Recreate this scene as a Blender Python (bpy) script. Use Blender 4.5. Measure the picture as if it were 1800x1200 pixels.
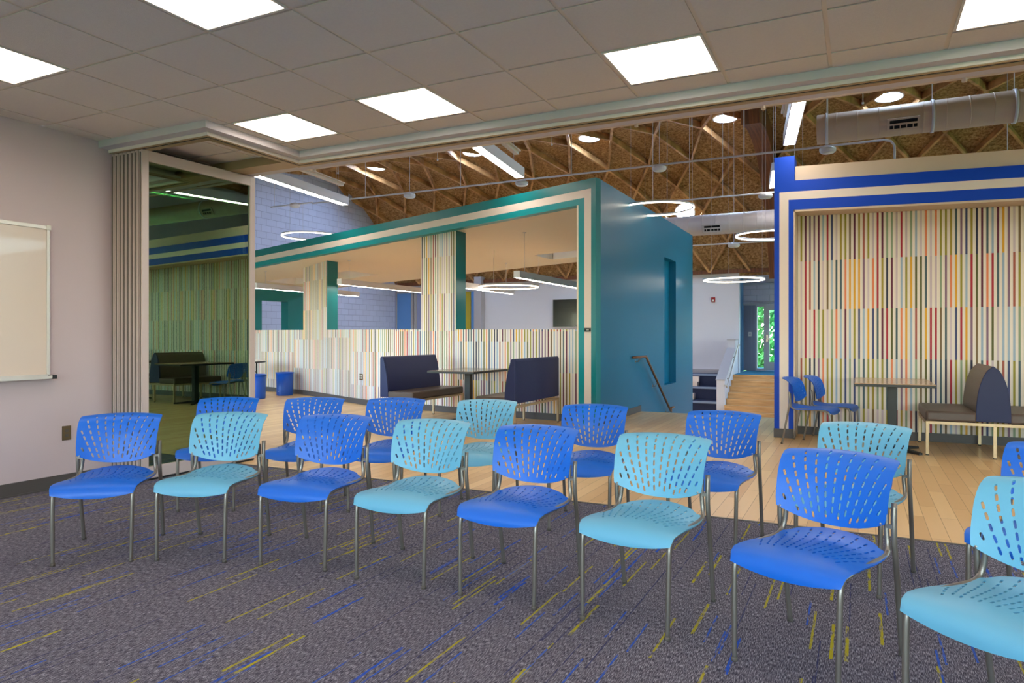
import bpy, bmesh, math, random
from math import sin, cos, pi, radians as R_
from mathutils import Vector, Matrix
from mathutils.geometry import delaunay_2d_cdt

random.seed(7)
for o in list(bpy.data.objects): bpy.data.objects.remove(o)
C = bpy.context.scene.collection
S = bpy.context.scene

# ------------------------------------------------------------ camera, world, exposure
cam_d = bpy.data.cameras.new('camera'); cam = bpy.data.objects.new('camera', cam_d); C.objects.link(cam)
cam_d.sensor_width = 36.0; cam_d.lens = 24.5
cam_d.shift_y = -8 / 1800
cam_d.clip_end = 200
cam.location = (0, 0, 1.227); cam.rotation_euler = (pi / 2, 0, 0.461)
S.camera = cam
S.view_settings.view_transform = 'Standard'; S.view_settings.look = 'None'
S.view_settings.gamma = 1; S.view_settings.use_curve_mapping = False
S.view_settings.exposure = 0.85
S.cycles.transparent_max_bounces = 40
S.cycles.max_bounces = 10
S.cycles.diffuse_bounces = 6
S.cycles.sample_clamp_indirect = 6
PANEL = 4.6      # radiance of the ceiling panels
LED = 16.0       # radiance of the pendant diffusers
SKYL = 60.0      # radiance of the daylight tubes
world = bpy.data.worlds.new('world'); S.world = world; world.use_nodes = True
wn = world.node_tree.nodes; wl = world.node_tree.links
bg = wn['Background']
sky = wn.new('ShaderNodeTexSky'); sky.sky_type = 'NISHITA'; sky.sun_elevation = R_(50); sky.sun_rotation = R_(160); sky.sun_disc = False
wl.new(sky.outputs[0], bg.inputs[0]); bg.inputs[1].default_value = 1.5

# ------------------------------------------------------------ materials
def lin(c):
    return tuple(((x / 255) / 12.92 if x / 255 <= .04045 else ((x / 255 + .055) / 1.055) ** 2.4) for x in c)

def mat(name, rgb, rough=.6, metal=0.0, spec=.5, coat=0.0, bump=None, vary=None):
    m = bpy.data.materials.new(name); m.use_nodes = True
    nt = m.node_tree; p = nt.nodes['Principled BSDF']
    p.inputs['Base Color'].default_value = (*lin(rgb), 1)
    p.inputs['Roughness'].default_value = rough; p.inputs['Metallic'].default_value = metal
    p.inputs['Specular IOR Level'].default_value = spec
    p.inputs['Coat Weight'].default_value = coat
    tc = nt.nodes.new('ShaderNodeTexCoord')
    if vary:                                   # (scale, amount): mottled colour of the thing itself
        n = nt.nodes.new('ShaderNodeTexNoise'); n.inputs['Scale'].default_value = vary[0]; n.inputs['Detail'].default_value = 4
        nt.links.new(tc.outputs['Object'], n.inputs['Vector'])
        mx = nt.nodes.new('ShaderNodeMix'); mx.data_type = 'RGBA'
        a = lin(rgb); mx.inputs['A'].default_value = (*[v * (1 - vary[1]) for v in a], 1); mx.inputs['B'].default_value = (*[min(1, v * (1 + vary[1])) for v in a], 1)
        nt.links.new(n.outputs['Fac'], mx.inputs['Factor']); nt.links.new(mx.outputs['Result'], p.inputs['Base Color'])
    if bump:                                   # (scale, strength)
        n = nt.nodes.new('ShaderNodeTexNoise'); n.inputs['Scale'].default_value = bump[0]; n.inputs['Detail'].default_value = 6
        nt.links.new(tc.outputs['Object'], n.inputs['Vector'])
        b = nt.nodes.new('ShaderNodeBump'); b.inputs['Strength'].default_value = bump[1]; b.inputs['Distance'].default_value = .01
        nt.links.new(n.outputs['Fac'], b.inputs['Height']); nt.links.new(b.outputs['Normal'], p.inputs['Normal'])
    return m

def emis(name, rgb, strength):
    m = bpy.data.materials.new(name); m.use_nodes = True; nt = m.node_tree
    p = nt.nodes['Principled BSDF']; p.inputs['Base Color'].default_value = (.8, .8, .8, 1)
    p.inputs['Emission Color'].default_value = (*lin(rgb), 1); p.inputs['Emission Strength'].default_value = strength
    return m

class NT:
    def __init__(s, name):
        s.m = bpy.data.materials.new(name); s.m.use_nodes = True; s.t = s.m.node_tree; s.p = s.t.nodes['Principled BSDF']
    def n(s, kind, **kw):
        n = s.t.nodes.new('ShaderNode' + kind)
        for k, v in kw.items():
            if k.startswith('i_'): n.inputs[k[2:].replace('_', ' ')].default_value = v
            else: setattr(n, k, v)
        return n
    def l(s, a, b): s.t.links.new(a, b)
    def math(s, op, a, b=None, c=None):
        n = s.t.nodes.new('ShaderNodeMath'); n.operation = op
        for i, v in enumerate((a, b, c)):
            if v is None: continue
            if isinstance(v, (int, float)): n.inputs[i].default_value = v
            else: s.l(v, n.inputs[i])
        return n.outputs[0]
    def mix(s, f, a, b):
        n = s.t.nodes.new('ShaderNodeMix'); n.data_type = 'RGBA'
        for k, v in (('Factor', f), ('A', a), ('B', b)):
            if isinstance(v, tuple): n.inputs[k].default_value = (*v, 1)
            elif isinstance(v, (int, float)): n.inputs[k].default_value = v
            else: s.l(v, n.inputs[k])
        return n.outputs['Result']

def stripes_mat(name, stagger):
    """wallpaper of narrow coloured stripes on cream, drops of 0.61 m; UV in metres"""
    g = NT(name); uv = g.n('UVMap'); sp = g.n('SeparateXYZ'); g.l(uv.outputs[0], sp.inputs[0])
    u, v = sp.outputs[0], sp.outputs[1]
    P = .0503
    uc = g.math('DIVIDE', u, P); col = g.math('FLOOR', uc); fr = g.math('FRACT', uc)
    vv = g.math('ADD', v, .26)
    if stagger:
        grp = g.math('FLOOR', g.math('DIVIDE', u, 1.37)); wn_ = g.n('TexWhiteNoise', noise_dimensions='1D'); g.l(grp, wn_.inputs['W'])
        vv = g.math('ADD', vv, g.math('MULTIPLY', wn_.outputs['Value'], .45))
    row = g.math('FLOOR', g.math('DIVIDE', vv, .61))
    cb = g.n('CombineXYZ'); g.l(col, cb.inputs[0]); g.l(row, cb.inputs[1]); cb.inputs[2].default_value = 3.3
    w = g.n('TexWhiteNoise', noise_dimensions='3D'); g.l(cb.outputs[0], w.inputs['Vector'])
    ramp = g.n('ValToRGB'); ramp.color_ramp.interpolation = 'CONSTANT'
    pal = [(150, 138, 40), (98, 22, 56), (58, 66, 110), (164, 84, 66), (158, 176, 194), (226, 128, 84), (222, 160, 24), (84, 84, 24),
           (196, 176, 182), (138, 154, 122), (116, 92, 56), (166, 16, 44), (66, 88, 96), (130, 96, 118), (160, 138, 40), (150, 170, 192), (206, 186, 190), (30, 32, 60)]
    el = ramp.color_ramp.elements
    for i, c in enumerate(pal):
        e = el[i] if i < 2 else el.new(i / len(pal))
        e.position = i / len(pal); e.color = (*lin(c), 1)
    g.l(w.outputs['Value'], ramp.inputs[0])
    inside = g.math('LESS_THAN', fr, .43)
    cream = lin((232, 219, 206))
    res = g.mix(inside, cream, ramp.outputs[0])
    # faint off-white alternate stripe
    alt = g.math('MULTIPLY', g.math('GREATER_THAN', fr, .72), .12)
    res = g.mix(alt, res, lin((190, 180, 170)))
    g.l(res, g.p.inputs['Base Color']); g.p.inputs['Roughness'].default_value = .55
    return g.m

def carpet_mat():
    g = NT('carpet'); tc = g.n('TexCoord'); sp = g.n('SeparateXYZ'); g.l(tc.outputs['Object'], sp.inputs[0]); x, y = sp.outputs[0], sp.outputs[1]
    n1 = g.n('TexNoise', i_Scale=420.0, i_Detail=2.0); g.l(tc.outputs['Object'], n1.inputs['Vector'])
    mp = g.n('Mapping'); mp.inputs['Scale'].default_value = (330, 40, 1); g.l(tc.outputs['Object'], mp.inputs['Vector'])
    n2 = g.n('TexNoise', i_Scale=1.0, i_Detail=2.0); g.l(mp.outputs[0], n2.inputs['Vector'])
    r = g.n('ValToRGB'); e = r.color_ramp.elements
    e[0].position = .36; e[0].color = (*lin((30, 28, 42)), 1); e[1].position = .66; e[1].color = (*lin((196, 192, 204)), 1)
    k = e.new(.5); k.color = (*lin((92, 88, 101)), 1)
    g.l(g.math('ADD', g.math('MULTIPLY', n1.outputs['Fac'], .45), g.math('MULTIPLY', n2.outputs['Fac'], .55)), r.inputs[0])
    # warm / cool tile to tile
    base = r.outputs[0]
    cx = g.math('FLOOR', g.math('DIVIDE', x, .5)); wt = g.n('TexWhiteNoise', noise_dimensions='2D')
    cb0 = g.n('CombineXYZ'); g.l(cx, cb0.inputs[0]); g.l(g.math('FLOOR', g.math('DIVIDE', g.math('ADD', y, g.math('MULTIPLY', cx, .25)), 1.0)), cb0.inputs[1]); g.l(cb0.outputs[0], wt.inputs['Vector'])
    base = g.mix(g.math('MULTIPLY', wt.outputs['Value'], .12), base, lin((50, 50, 84)))
    def dashes(base, width, length, seed, thr, rgb, soft):
        c = g.math('FLOOR', g.math('DIVIDE', g.math('ADD', x, seed), width))
        wa = g.n('TexWhiteNoise', noise_dimensions='2D'); cb = g.n('CombineXYZ'); g.l(c, cb.inputs[0]); cb.inputs[1].default_value = seed; g.l(cb.outputs[0], wa.inputs['Vector'])
        yy = g.math('ADD', g.math('DIVIDE', y, length), g.math('MULTIPLY', wa.outputs['Value'], 7.0))
        wb = g.n('TexWhiteNoise', noise_dimensions='3D'); cb2 = g.n('CombineXYZ'); g.l(c, cb2.inputs[0]); g.l(g.math('FLOOR', yy), cb2.inputs[1]); cb2.inputs[2].default_value = seed; g.l(cb2.outputs[0], wb.inputs['Vector'])
        on = g.math('LESS_THAN', wb.outputs['Value'], thr)
        fx = g.math('FRACT', g.math('DIVIDE', g.math('ADD', x, seed), width))
        on = g.math('MULTIPLY', on, g.math('LESS_THAN', fx, .72))
        brk = g.n('TexNoise', i_Scale=1.0, i_Detail=3.0); m2 = g.n('Mapping'); m2.inputs['Scale'].default_value = (90, 14, 1); g.l(tc.outputs['Object'], m2.inputs['Vector']); g.l(m2.outputs[0], brk.inputs['Vector'])
        mk = g.math('MULTIPLY', on, g.math('MINIMUM', g.math('MAXIMUM', g.math('MULTIPLY', g.math('SUBTRACT', brk.outputs['Fac'], .36), 6.0), 0.0), soft))
        return g.mix(mk, base, lin(rgb))
    base = dashes(base, .014, .42, 1.7, .034, (176, 164, 24), .85)
    base = dashes(base, .012, .30, 5.3, .032, (38, 88, 190), .85)
    base = dashes(base, .018, .36, 9.1, .016, (176, 164, 28), .95)
    base = dashes(base, .020, .34, 13.9, .018, (36, 84, 190), .95)
    base = dashes(base, .008, .7, 21.9, .03, (36, 44, 96), .7)
    g.l(base, g.p.inputs['Base Color']); g.p.inputs['Roughness'].default_value = .95; g.p.inputs['Specular IOR Level'].default_value = .15
    b = g.n('Bump'); b.inputs['Strength'].default_value = .7; b.inputs['Distance'].default_value = .006
    g.l(n2.outputs['Fac'], b.inputs['Height']); g.l(b.outputs[0], g.p.inputs['Normal'])
    return g.m

def wood_floor_mat():
    g = NT('maple_floor'); tc = g.n('TexCoord'); mp = g.n('Mapping'); mp.inputs['Rotation'].default_value = (0, 0, pi / 2); g.l(tc.outputs['Object'], mp.inputs['Vector'])
    br = g.n('TexBrick'); br.offset = .37; br.offset_frequency = 2; g.l(mp.outputs[0], br.inputs['Vector'])
    br.inputs['Scale'].default_value = 1; br.inputs['Brick Width'].default_value = .92; br.inputs['Row Height'].default_value = .10
    br.inputs['Mortar Size'].default_value = .0018; br.inputs['Mortar'].default_value = (*lin((150, 108, 62)), 1)
    br.inputs['Color1'].default_value = (*lin((240, 204, 150)), 1); br.inputs['Color2'].default_value = (*lin((212, 166, 108)), 1); br.inputs['Bias'].default_value = -.1
    m2 = g.n('Mapping'); m2.inputs['Scale'].default_value = (26, 1.6, 1); g.l(tc.outputs['Object'], m2.inputs['Vector'])
    n = g.n('TexNoise', i_Scale=1.0, i_Detail=5.0); g.l(m2.outputs[0], n.inputs['Vector'])
    col = g.mix(g.math('MULTIPLY', n.outputs['Fac'], .35), br.outputs['Color'], lin((220, 172, 112)))
    g.l(col, g.p.inputs['Base Color']); g.p.inputs['Roughness'].default_value = .34
    return g.m

def brick_mat(name, rgb, mortar, bw=.40, bh=.20):
    g = NT(name); uv = g.n('UVMap'); br = g.n('TexBrick'); g.l(uv.outputs[0], br.inputs['Vector'])
    br.inputs['Scale'].default_value = 1; br.inputs['Brick Width'].default_value = bw; br.inputs['Row Height'].default_value = bh; br.inputs['Mortar Size'].default_value = .006
    br.inputs['Color1'].default_value = (*lin(rgb), 1); br.inputs['Color2'].default_value = (*lin([c - 6 for c in rgb]), 1); br.inputs['Mortar'].default_value = (*lin(mortar), 1)
    g.l(br.outputs['Color'], g.p.inputs['Base Color']); g.p.inputs['Roughness'].default_value = .6
    b = g.n('Bump'); b.inputs['Strength'].default_value = .8; b.inputs['Distance'].default_value = .01; b.invert = True
    g.l(br.outputs['Fac'], b.inputs['Height']); g.l(b.outputs[0], g.p.inputs['Normal'])
    return g.m

def deck_mat():
    g = NT('wood_fibre_roof_deck'); tc = g.n('TexCoord')
    n = g.n('TexNoise', i_Scale=16.0, i_Detail=7.0, i_Roughness=.75); g.l(tc.outputs['Object'], n.inputs['Vector'])
    n3 = g.n('TexNoise', i_Scale=1.1, i_Detail=2.0); g.l(tc.outputs['Object'], n3.inputs['Vector'])
    r = g.n('ValToRGB'); e = r.color_ramp.elements
    e[0].position = .36; e[0].color = (*lin((100, 72, 42)), 1); e[1].position = .68; e[1].color = (*lin((236, 200, 146)), 1)
    k = e.new(.5); k.color = (*lin((184, 142, 92)), 1)
    g.l(n.outputs['Fac'], r.inputs[0])
    col = g.mix(g.math('MULTIPLY', n3.outputs['Fac'], .5), r.outputs[0], lin((160, 122, 80)))
    g.l(col, g.p.inputs['Base Color']); g.p.inputs['Roughness'].default_value = .9; g.p.inputs['Specular IOR Level'].default_value = .1
    b = g.n('Bump'); b.inputs['Strength'].default_value = 1; b.inputs['Distance'].default_value = .05
    g.l(n.outputs['Fac'], b.inputs['Height']); g.l(b.outputs[0], g.p.inputs['Normal'])
    return g.m

def grain_mat(name, a, b_, scale=(3, 3, 40), rough=.5, coat=0.0):
    g = NT(name); tc = g.n('TexCoord'); mp = g.n('Mapping'); mp.inputs['Scale'].default_value = scale; g.l(tc.outputs['Object'], mp.inputs['Vector'])
    n = g.n('TexNoise', i_Scale=1.0, i_Detail=6.0); g.l(mp.outputs[0], n.inputs['Vector'])
    r = g.n('ValToRGB'); e = r.color_ramp.elements; e[0].position = .35; e[0].color = (*lin(a), 1); e[1].position = .65; e[1].color = (*lin(b_), 1)
    g.l(n.outputs['Fac'], r.inputs[0]); g.l(r.outputs[0], g.p.inputs['Base Color']); g.p.inputs['Roughness'].default_value = rough; g.p.inputs['Coat Weight'].default_value = coat
    return g.m

def glass_mat(name, tint, refl, fac):
    m = bpy.data.materials.new(name); m.use_nodes = True; nt = m.node_tree; nt.nodes.remove(nt.nodes['Principled BSDF'])
    out = nt.nodes['Material Output']; t = nt.nodes.new('ShaderNodeBsdfTransparent'); t.inputs[0].default_value = (*tint, 1)
    gl = nt.nodes.new('ShaderNodeBsdfGlossy'); gl.inputs['Roughness'].default_value = 0.0; gl.inputs[0].default_value = (*refl, 1)
    fr = nt.nodes.new('ShaderNodeFresnel'); fr.inputs[0].default_value = 1.5
    ad = nt.nodes.new('ShaderNodeMath'); ad.operation = 'ADD'; ad.use_clamp = True; nt.links.new(fr.outputs[0], ad.inputs[0]); ad.inputs[1].default_value = fac
    mx = nt.nodes.new('ShaderNodeMixShader'); nt.links.new(ad.outputs[0], mx.inputs[0]); nt.links.new(t.outputs[0], mx.inputs[1]); nt.links.new(gl.outputs[0], mx.inputs[2])
    nt.links.new(mx.outputs[0], out.inputs[0])
    return m

M = dict(
    lav=mat('lavender_grey_wall_paint', (206, 188, 192), .7, bump=(180, .05)),
    white=mat('cool_white_wall_paint', (206, 204, 214), .7, bump=(120, .05)),
    greyw=mat('grey_wall_paint', (168, 164, 170), .7),
    beige=mat('beige_wall_paint', (206, 184, 160), .65),
    cream=mat('cream_soffit_paint', (228, 216, 196), .65),
    creamband=mat('cream_stripe_paint', (222, 206, 196), .5),
    teal=mat('teal_wall_paint', (0, 118, 124), .33, spec=.6),
    tealside=mat('teal_satin_wall_paint', (0, 108, 144), .36, spec=.38),
    teal2=mat('bright_teal_stripe_paint', (0, 138, 146), .4),
    royal=mat('royal_blue_wall_paint', (0, 64, 184), .5, spec=.25),
    base=mat('dark_grey_rubber_baseboard', (84, 78, 76), .5),
    tile=mat('mineral_ceiling_tile', (226, 216, 208), .9, bump=(240, .25), vary=(60, .05)),
    tbar=mat('ceiling_grid_metal', (226, 212, 194), .5),
    soff=mat('soffit_painted_metal', (200, 194, 202), .5), rail=mat('pale_track_metal', (226, 216, 210), .45),
    alu=mat('brushed_aluminium', (206, 196, 190), .35, .6),
    track=mat('track_tan_metal', (176, 150, 116), .45, .3),
    black=mat('black_metal', (22, 21, 22), .45),
    slot=mat('dark_slot', (16, 14, 12), .8),
    panelframe=mat('partition_frame_metal', (206, 188, 184), .4, .25),
    gasket=mat('partition_gasket', (92, 84, 76), .6),
    glass=glass_mat('green_tinted_glass', (.50, .70, .54), (.58, .80, .60), .30),
    glassclear=glass_mat('clear_window_glass', (.9, .95, .93), (.9, .9, .9), .02),
    board=mat('whiteboard_enamel', (226, 206, 192), .22, coat=.3),
    blue=mat('royal_blue_plastic', (0, 98, 206), .42, spec=.45, bump=(400, .03)),
    light=mat('light_blue_plastic', (100, 170, 204), .42, spec=.45, bump=(400, .03)),
    steel=mat('satin_grey_steel_tube', (140, 132, 124), .36, .7),
    bronze=mat('dark_bronze_rail', (132, 92, 70), .3, .8), chrome=mat('brushed_steel', (200, 190, 180), .28, .9),
    navy=mat('navy_vinyl', (36, 42, 82), .46, spec=.3, bump=(260, .06)),
    brown=mat('taupe_brown_vinyl', (88, 72, 64), .36, spec=.4, bump=(260, .08)),
    benchframe=mat('champagne_metal_frame', (190, 164, 128), .35, .5),
    oak=grain_mat('oak_laminate', (160, 120, 86), (196, 158, 122), (6, 40, 6), .25, .3),
    walnut=grain_mat('dark_laminate', (96, 76, 62), (130, 106, 88), (6, 40, 6), .22, .3),
    binblue=mat('deep_blue_plastic', (12, 76, 168), .4),
    whitep=mat('white_painted_metal', (214, 212, 220), .4),
    whitepipe=mat('white_painted_pipe', (214, 198, 180), .45),
    duct=mat('painted_spiral_duct', (200, 192, 198), .45, .1), ductb=mat('beige_spiral_duct', (200, 176, 154), .5, .05),
    rib=grain_mat('lamella_timber', (150, 106, 62), (204, 156, 102), (3, 3, 3), .7),
    arch=grain_mat('glulam_timber', (92, 50, 24), (128, 74, 36), (30, 1.0, 1.0), .6),
    deck=deck_mat(), carpet=carpet_mat(), wood=wood_floor_mat(),
    stairwood=grain_mat('maple_stair', (196, 146, 92), (222, 176, 122), (2, 20, 20), .4),
    cmu=brick_mat('painted_block', (190, 196, 226), (150, 156, 190)),
    cmu2=brick_mat('painted_grey_block', (214, 208, 218), (170, 166, 176)),
    stripeR=stripes_mat('striped_wallpaper', False), stripeL=stripes_mat('staggered_striped_wallpaper', True),
    paleblue=mat('pale_blue_wall_paint', (120, 172, 206), .5),
    bluepanel=mat('sky_blue_panel', (96, 146, 214), .3), lilac=mat('lilac_panel', (140, 148, 190), .35), gold=mat('ochre_panel', (176, 160, 40), .4),
    navycarpet=mat('navy_tier_carpet', (36, 44, 74), .9, vary=(60, .3)), nosing=mat('grey_blue_nosing', (128, 146, 178), .5),
    bluecarpet=mat('teal_blue_carpet', (24, 116, 150), .9, vary=(40, .3)),
    metalgrey=mat('grey_door_frame_paint', (190, 186, 190), .4), darkgrey=mat('dark_louvre_paint', (136, 140, 158), .5),
    screen=mat('black_screen', (16, 16, 18), .2, coat=.1), red=mat('red_plastic', (150, 16, 22), .4), plate=mat('bronze_plate', (110, 92, 66), .35, .5),
    pale=mat('pale_plastic', (226, 222, 214), .5), leaf=mat('green_leaves', (72, 150, 70), .7, vary=(3, .5)), grass=mat('grass', (120, 176, 84), .9, vary=(8, .3)),
    led=emis('warm_white_led_diffuser', (255, 240, 216), 5.0), ledc=emis('white_led_diffuser', (255, 246, 232), LED),
    panel=emis('ceiling_panel_diffuser', (255, 238, 218), PANEL), skyl=emis('daylight_tube_lens', (196, 222, 255), SKYL),
)

# ------------------------------------------------------------ mesh helpers
class MB:
    def __init__(s): s.b = bmesh.new(); s.mi = 0
    def _f(s, vs):
        try: f = s.b.faces.new(vs); f.material_index = s.mi; return f
        except ValueError: return None
    def hexa(s, p):
        v = [s.b.verts.new(q) for q in p]
        for f in ((0, 3, 2, 1), (4, 5, 6, 7), (0, 1, 5, 4), (1, 2, 6, 5), (2, 3, 7, 6), (3, 0, 4, 7)): s._f([v[i] for i in f])
        return s
    def box(s, a, b):
        (x0, y0, z0), (x1, y1, z1) = a, b
        return s.hexa([(x0, y0, z0), (x1, y0, z0), (x1, y1, z0), (x0, y1, z0), (x0, y0, z1), (x1, y0, z1), (x1, y1, z1), (x0, y1, z1)])
    def prism(s, poly, d):
        """polygon of 3D points swept by vector d"""
        d = Vector(d); a = [s.b.verts.new(p) for p in poly]; b = [s.b.verts.new(Vector(p) + d) for p in poly]
        s._f(list(reversed(a))); s._f(b); n = len(a)
        for i in range(n): s._f([a[i], a[(i + 1) % n], b[(i + 1) % n], b[i]])
        return s
    def tube(s, path, r, n=10, cap=True):
        path = [Vector(p) for p in path]; rings = []
        rr = r if isinstance(r, (list, tuple)) else [r] * len(path)
        prev = None
        for i, p in enumerate(path):
            t = (path[min(i + 1, len(path) - 1)] - path[max(i - 1, 0)]).normalized()
            if prev is None: x = t.orthogonal().normalized()
            else: x = (prev - t * prev.dot(t)).normalized()
            prev = x; y = t.cross(x)
            rings.append([s.b.verts.new(p + (x * cos(2 * pi * k / n) + y * sin(2 * pi * k / n)) * rr[i]) for k in range(n)])
        for a, b in zip(rings, rings[1:]):
            for k in range(n):
                f = s._f([a[k], a[(k + 1) % n], b[(k + 1) % n], b[k]])
                if f: f.smooth = True
        if cap: s._f(list(reversed(rings[0]))); s._f(rings[-1])
        return s
    def lathe(s, prof, c=(0, 0, 0), n=32, axis='z', smooth=True):
        rings = []
        for r, z in prof:
            ring = []
            for k in range(n):
                a = 2 * pi * k / n; x, y = r * cos(a), r * sin(a)
                p = (x, y, z) if axis == 'z' else ((z, x, y) if axis == 'x' else (x, z, y))
                ring.append(s.b.verts.new((p[0] + c[0], p[1] + c[1], p[2] + c[2])))
            rings.append(ring)
        for a, b in zip(rings, rings[1:]):
            for k in range(n):
                f = s._f([a[k], a[(k + 1) % n], b[(k + 1) % n], b[k]])
                if f: f.smooth = smooth
        closed = prof[0] == prof[-1]
        if prof[0][0] > 1e-6 and not closed: s._f(list(reversed(rings[0])))
        if prof[-1][0] > 1e-6 and not closed: s._f(rings[-1])
        return s

def obj(name, mb, mats, parent=None, bevel=0, loc=None, smooth=False):
    b = mb.b if isinstance(mb, MB) else mb
    bmesh.ops.remove_doubles(b, verts=b.verts, dist=1e-6)
    bmesh.ops.recalc_face_normals(b, faces=b.faces)
    if smooth:
        for f in b.faces: f.smooth = True
    me = bpy.data.meshes.new(name); b.to_mesh(me); b.free()
    for m in (mats if isinstance(mats, (list, tuple)) else [mats]): me.materials.append(m)
    o = bpy.data.objects.new(name, me); C.objects.link(o)
    if parent: o.parent = parent
    if loc: o.location = loc
    if bevel:
        m = o.modifiers.new('bevel', 'BEVEL'); m.width = bevel; m.segments = 2; m.limit_method = 'ANGLE'; m.angle_limit = R_(40)
    return o

def tag(o, label=None, cat=None, group=None, kind=None):
    if label: o['label'] = label
    if cat: o['category'] = cat
    if group: o['group'] = group
    if kind: o['kind'] = kind
    return o
def thing(name, label, cat, loc=(0, 0, 0), rz=0, group=None):
    o = bpy.data.objects.new(name, None); C.objects.link(o); o.empty_display_size = .1
    o.location = loc; o.rotation_euler = (0, 0, rz)
    return tag(o, label, cat, group)
def struct(name, mb, mats, parent=None, bevel=0):
    o = obj(name, mb, mats, parent, bevel)
    if not parent: o['kind'] = 'structure'
    return o
def copy_tree(o, parent=None, swap=None):
    c = o.copy(); C.objects.link(c); c.parent = parent
    if swap and o.data in swap: c.data = swap[o.data]
    for ch in [k for k in bpy.data.objects if k.parent == o]: copy_tree(ch, c, swap)
    return c
def uvmap(o, d, v0=0.0):
    """metres: u along horizontal direction d (per face if None), v = height"""
    me = o.data; uv = me.uv_layers.new(name='UVMap')
    for p in me.polygons:
        n = p.normal
        for li in p.loop_indices:
            co = me.vertices[me.loops[li].vertex_index].co
            if d is None: u = co.x if abs(n.y) > abs(n.x) else co.y
            else: u = co.x * d[0] + co.y * d[1]
            uv.data[li].uv = (u, co.z + v0)
    return o

CZ = 2.907       # ceiling of the carpeted room
LX = -5.82       # its left wall
RX = 7.6         # its right wall
BY = -5.2        # its rear wall
# ------------------------------------------------------------ floors
struct('floor', MB().box((LX - .1, BY, -.12), (RX + .1, 4.856, 0)), M['carpet'])
hw = MB().box((-16.2, 4.856, -.12), (RX + 3, 11.25, 0)); hw.box((-16.2, 11.25, -.12), (-3.30, 15.3, 0))
struct('floor', hw, M['wood'])
struct('trim_1', MB().box((LX, 4.85, 0), (RX, 4.872, .004)), M['base'])
struct('floor', MB().box((-16.2, 11.25, -1.17), (RX + 3, 26, -1.05)), M['wood'])
st = MB()
for i in range(7): st.box((-3.2, 11.25 + i * .30, -1.06), (RX + 3, 11.25 + (i + 1) * .30 + .01, -.15 - i * .15))
struct('trim_2', st, M['stairwood'])
# ------------------------------------------------------------ carpeted room
struct('wall_left', MB().box((LX - .15, BY - .1, 0), (LX, 5.0, CZ)), M['lav'])
struct('baseboard_left', MB().box((LX, BY, 0), (LX + .012, 3.86, .105)).box((LX, BY, 0), (LX + .02, 3.86, .012)), M['base'])
b = MB(); b.box((LX, BY - .15, 0), (RX, BY, .85)).box((LX, BY - .15, 2.6), (RX, BY, CZ)); wxs = [-5.2, -2.2, -1.9, 1.1, 1.4, 4.4, 4.7, 7.2]
for x0_, x1_ in ((LX, -5.2), (-2.2, -1.9), (1.1, 1.4), (4.4, 4.7), (7.2, RX)): b.box((x0_, BY - .15, .85), (x1_, BY, 2.6))
struct('wall_rear', b, M['lav'])
def window(n_, x0_, x1_, y_, z0_, z1_, ax='x'):  # builds the added windows, all of them out of view
    P = (lambda u, v, z: (u, v, z)) if ax == 'x' else (lambda u, v, z: (v, u, z))
    w_ = bpy.data.objects.new('window_%d' % n_, None); C.objects.link(w_); w_['kind'] = 'structure'
    f = MB(); q = .05
    def bx(u0, v0, z0, u1, v1, z1):
        a_, b_ = P(u0, v0, z0), P(u1, v1, z1); f.box(tuple(map(min, a_, b_)), tuple(map(max, a_, b_)))
    bx(x0_, y_ - .05, z0_, x0_ + q, y_ + .05, z1_); bx(x1_ - q, y_ - .05, z0_, x1_, y_ + .05, z1_); bx(x0_ + q, y_ - .05, z0_, x1_ - q, y_ + .05, z0_ + q); bx(x0_ + q, y_ - .05, z1_ - q, x1_ - q, y_ + .05, z1_)
    m_ = (x0_ + x1_) / 2; bx(m_ - q / 2, y_ - .04, z0_ + q, m_ + q / 2, y_ + .04, z1_ - q)
    obj('window_frame', f, M['alu'], w_)
    for u0, u1 in ((x0_ + q, m_ - q / 2), (m_ + q / 2, x1_ - q)):
        f = MB(); bx(u0, y_ - .004, z0_ + q, u1, y_ + .004, z1_ - q); obj('pane', f, M['glassclear'], w_)
for k_ in range(4): window(2 + k_, wxs[2 * k_], wxs[2 * k_ + 1], BY - .075, .85, 2.6)  # unseen windows, added behind the camera to brighten the carpeted room
struct('baseboard_rear', MB().box((LX, BY, 0), (RX, BY + .012, .105)), M['base'])
struct('wall_right', MB().box((RX, BY - .1, 0), (RX + .15, 5.0, CZ)), M['lav'])
struct('baseboard_right', MB().box((RX - .012, BY, 0), (RX, 4.8, .105)), M['base'])
# ceiling: lay-in tiles between a metal grid
X0, Y0c, T = -4.4217, 2.0825, .6096
lights = [(2, 3), (0, 3), (5, 3), (8, 3), (2, 0), (-1, 0), (5, 0), (8, 0), (11, 3), (11, 0), (14, 0), (14, 3)] + [(i, j) for i in (-1, 2, 5, 8, 11, 14) for j in (-3, -6, -9)]
tl = MB()
g = .012
for i in range(-3, 21):
    for j in range(-13, 6):
        if (i, j) in lights: continue
        x0, x1 = max(X0 + i * T + g, LX), min(X0 + (i + 1) * T - g, RX); y0, y1 = max(Y0c + j * T + g, BY), min(Y0c + (j + 1) * T - g, 4.9)
        if x1 - x0 < .02 or y1 - y0 < .02: continue
        tl.box((x0, y0, CZ - .004), (x1, y1, CZ + .03))
struct('ceiling', tl, M['tile'])
gr = MB()
for i in range(-2, 21):
    x = X0 + i * T; gr.box((x - .0115, BY, CZ + .002), (x + .0115, 4.9, CZ + .03))
for j in range(-12, 6):
    y = Y0c + j * T; gr.box((LX, y - .0115, CZ + .003), (RX, y + .0115, CZ + .03))
struct('trim_3', gr, M['tbar'])
struct('ceiling', MB().box((LX - .15, BY - .15, CZ + .03), (RX + .15, 4.95, CZ + .09)), M['tbar'])
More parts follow.
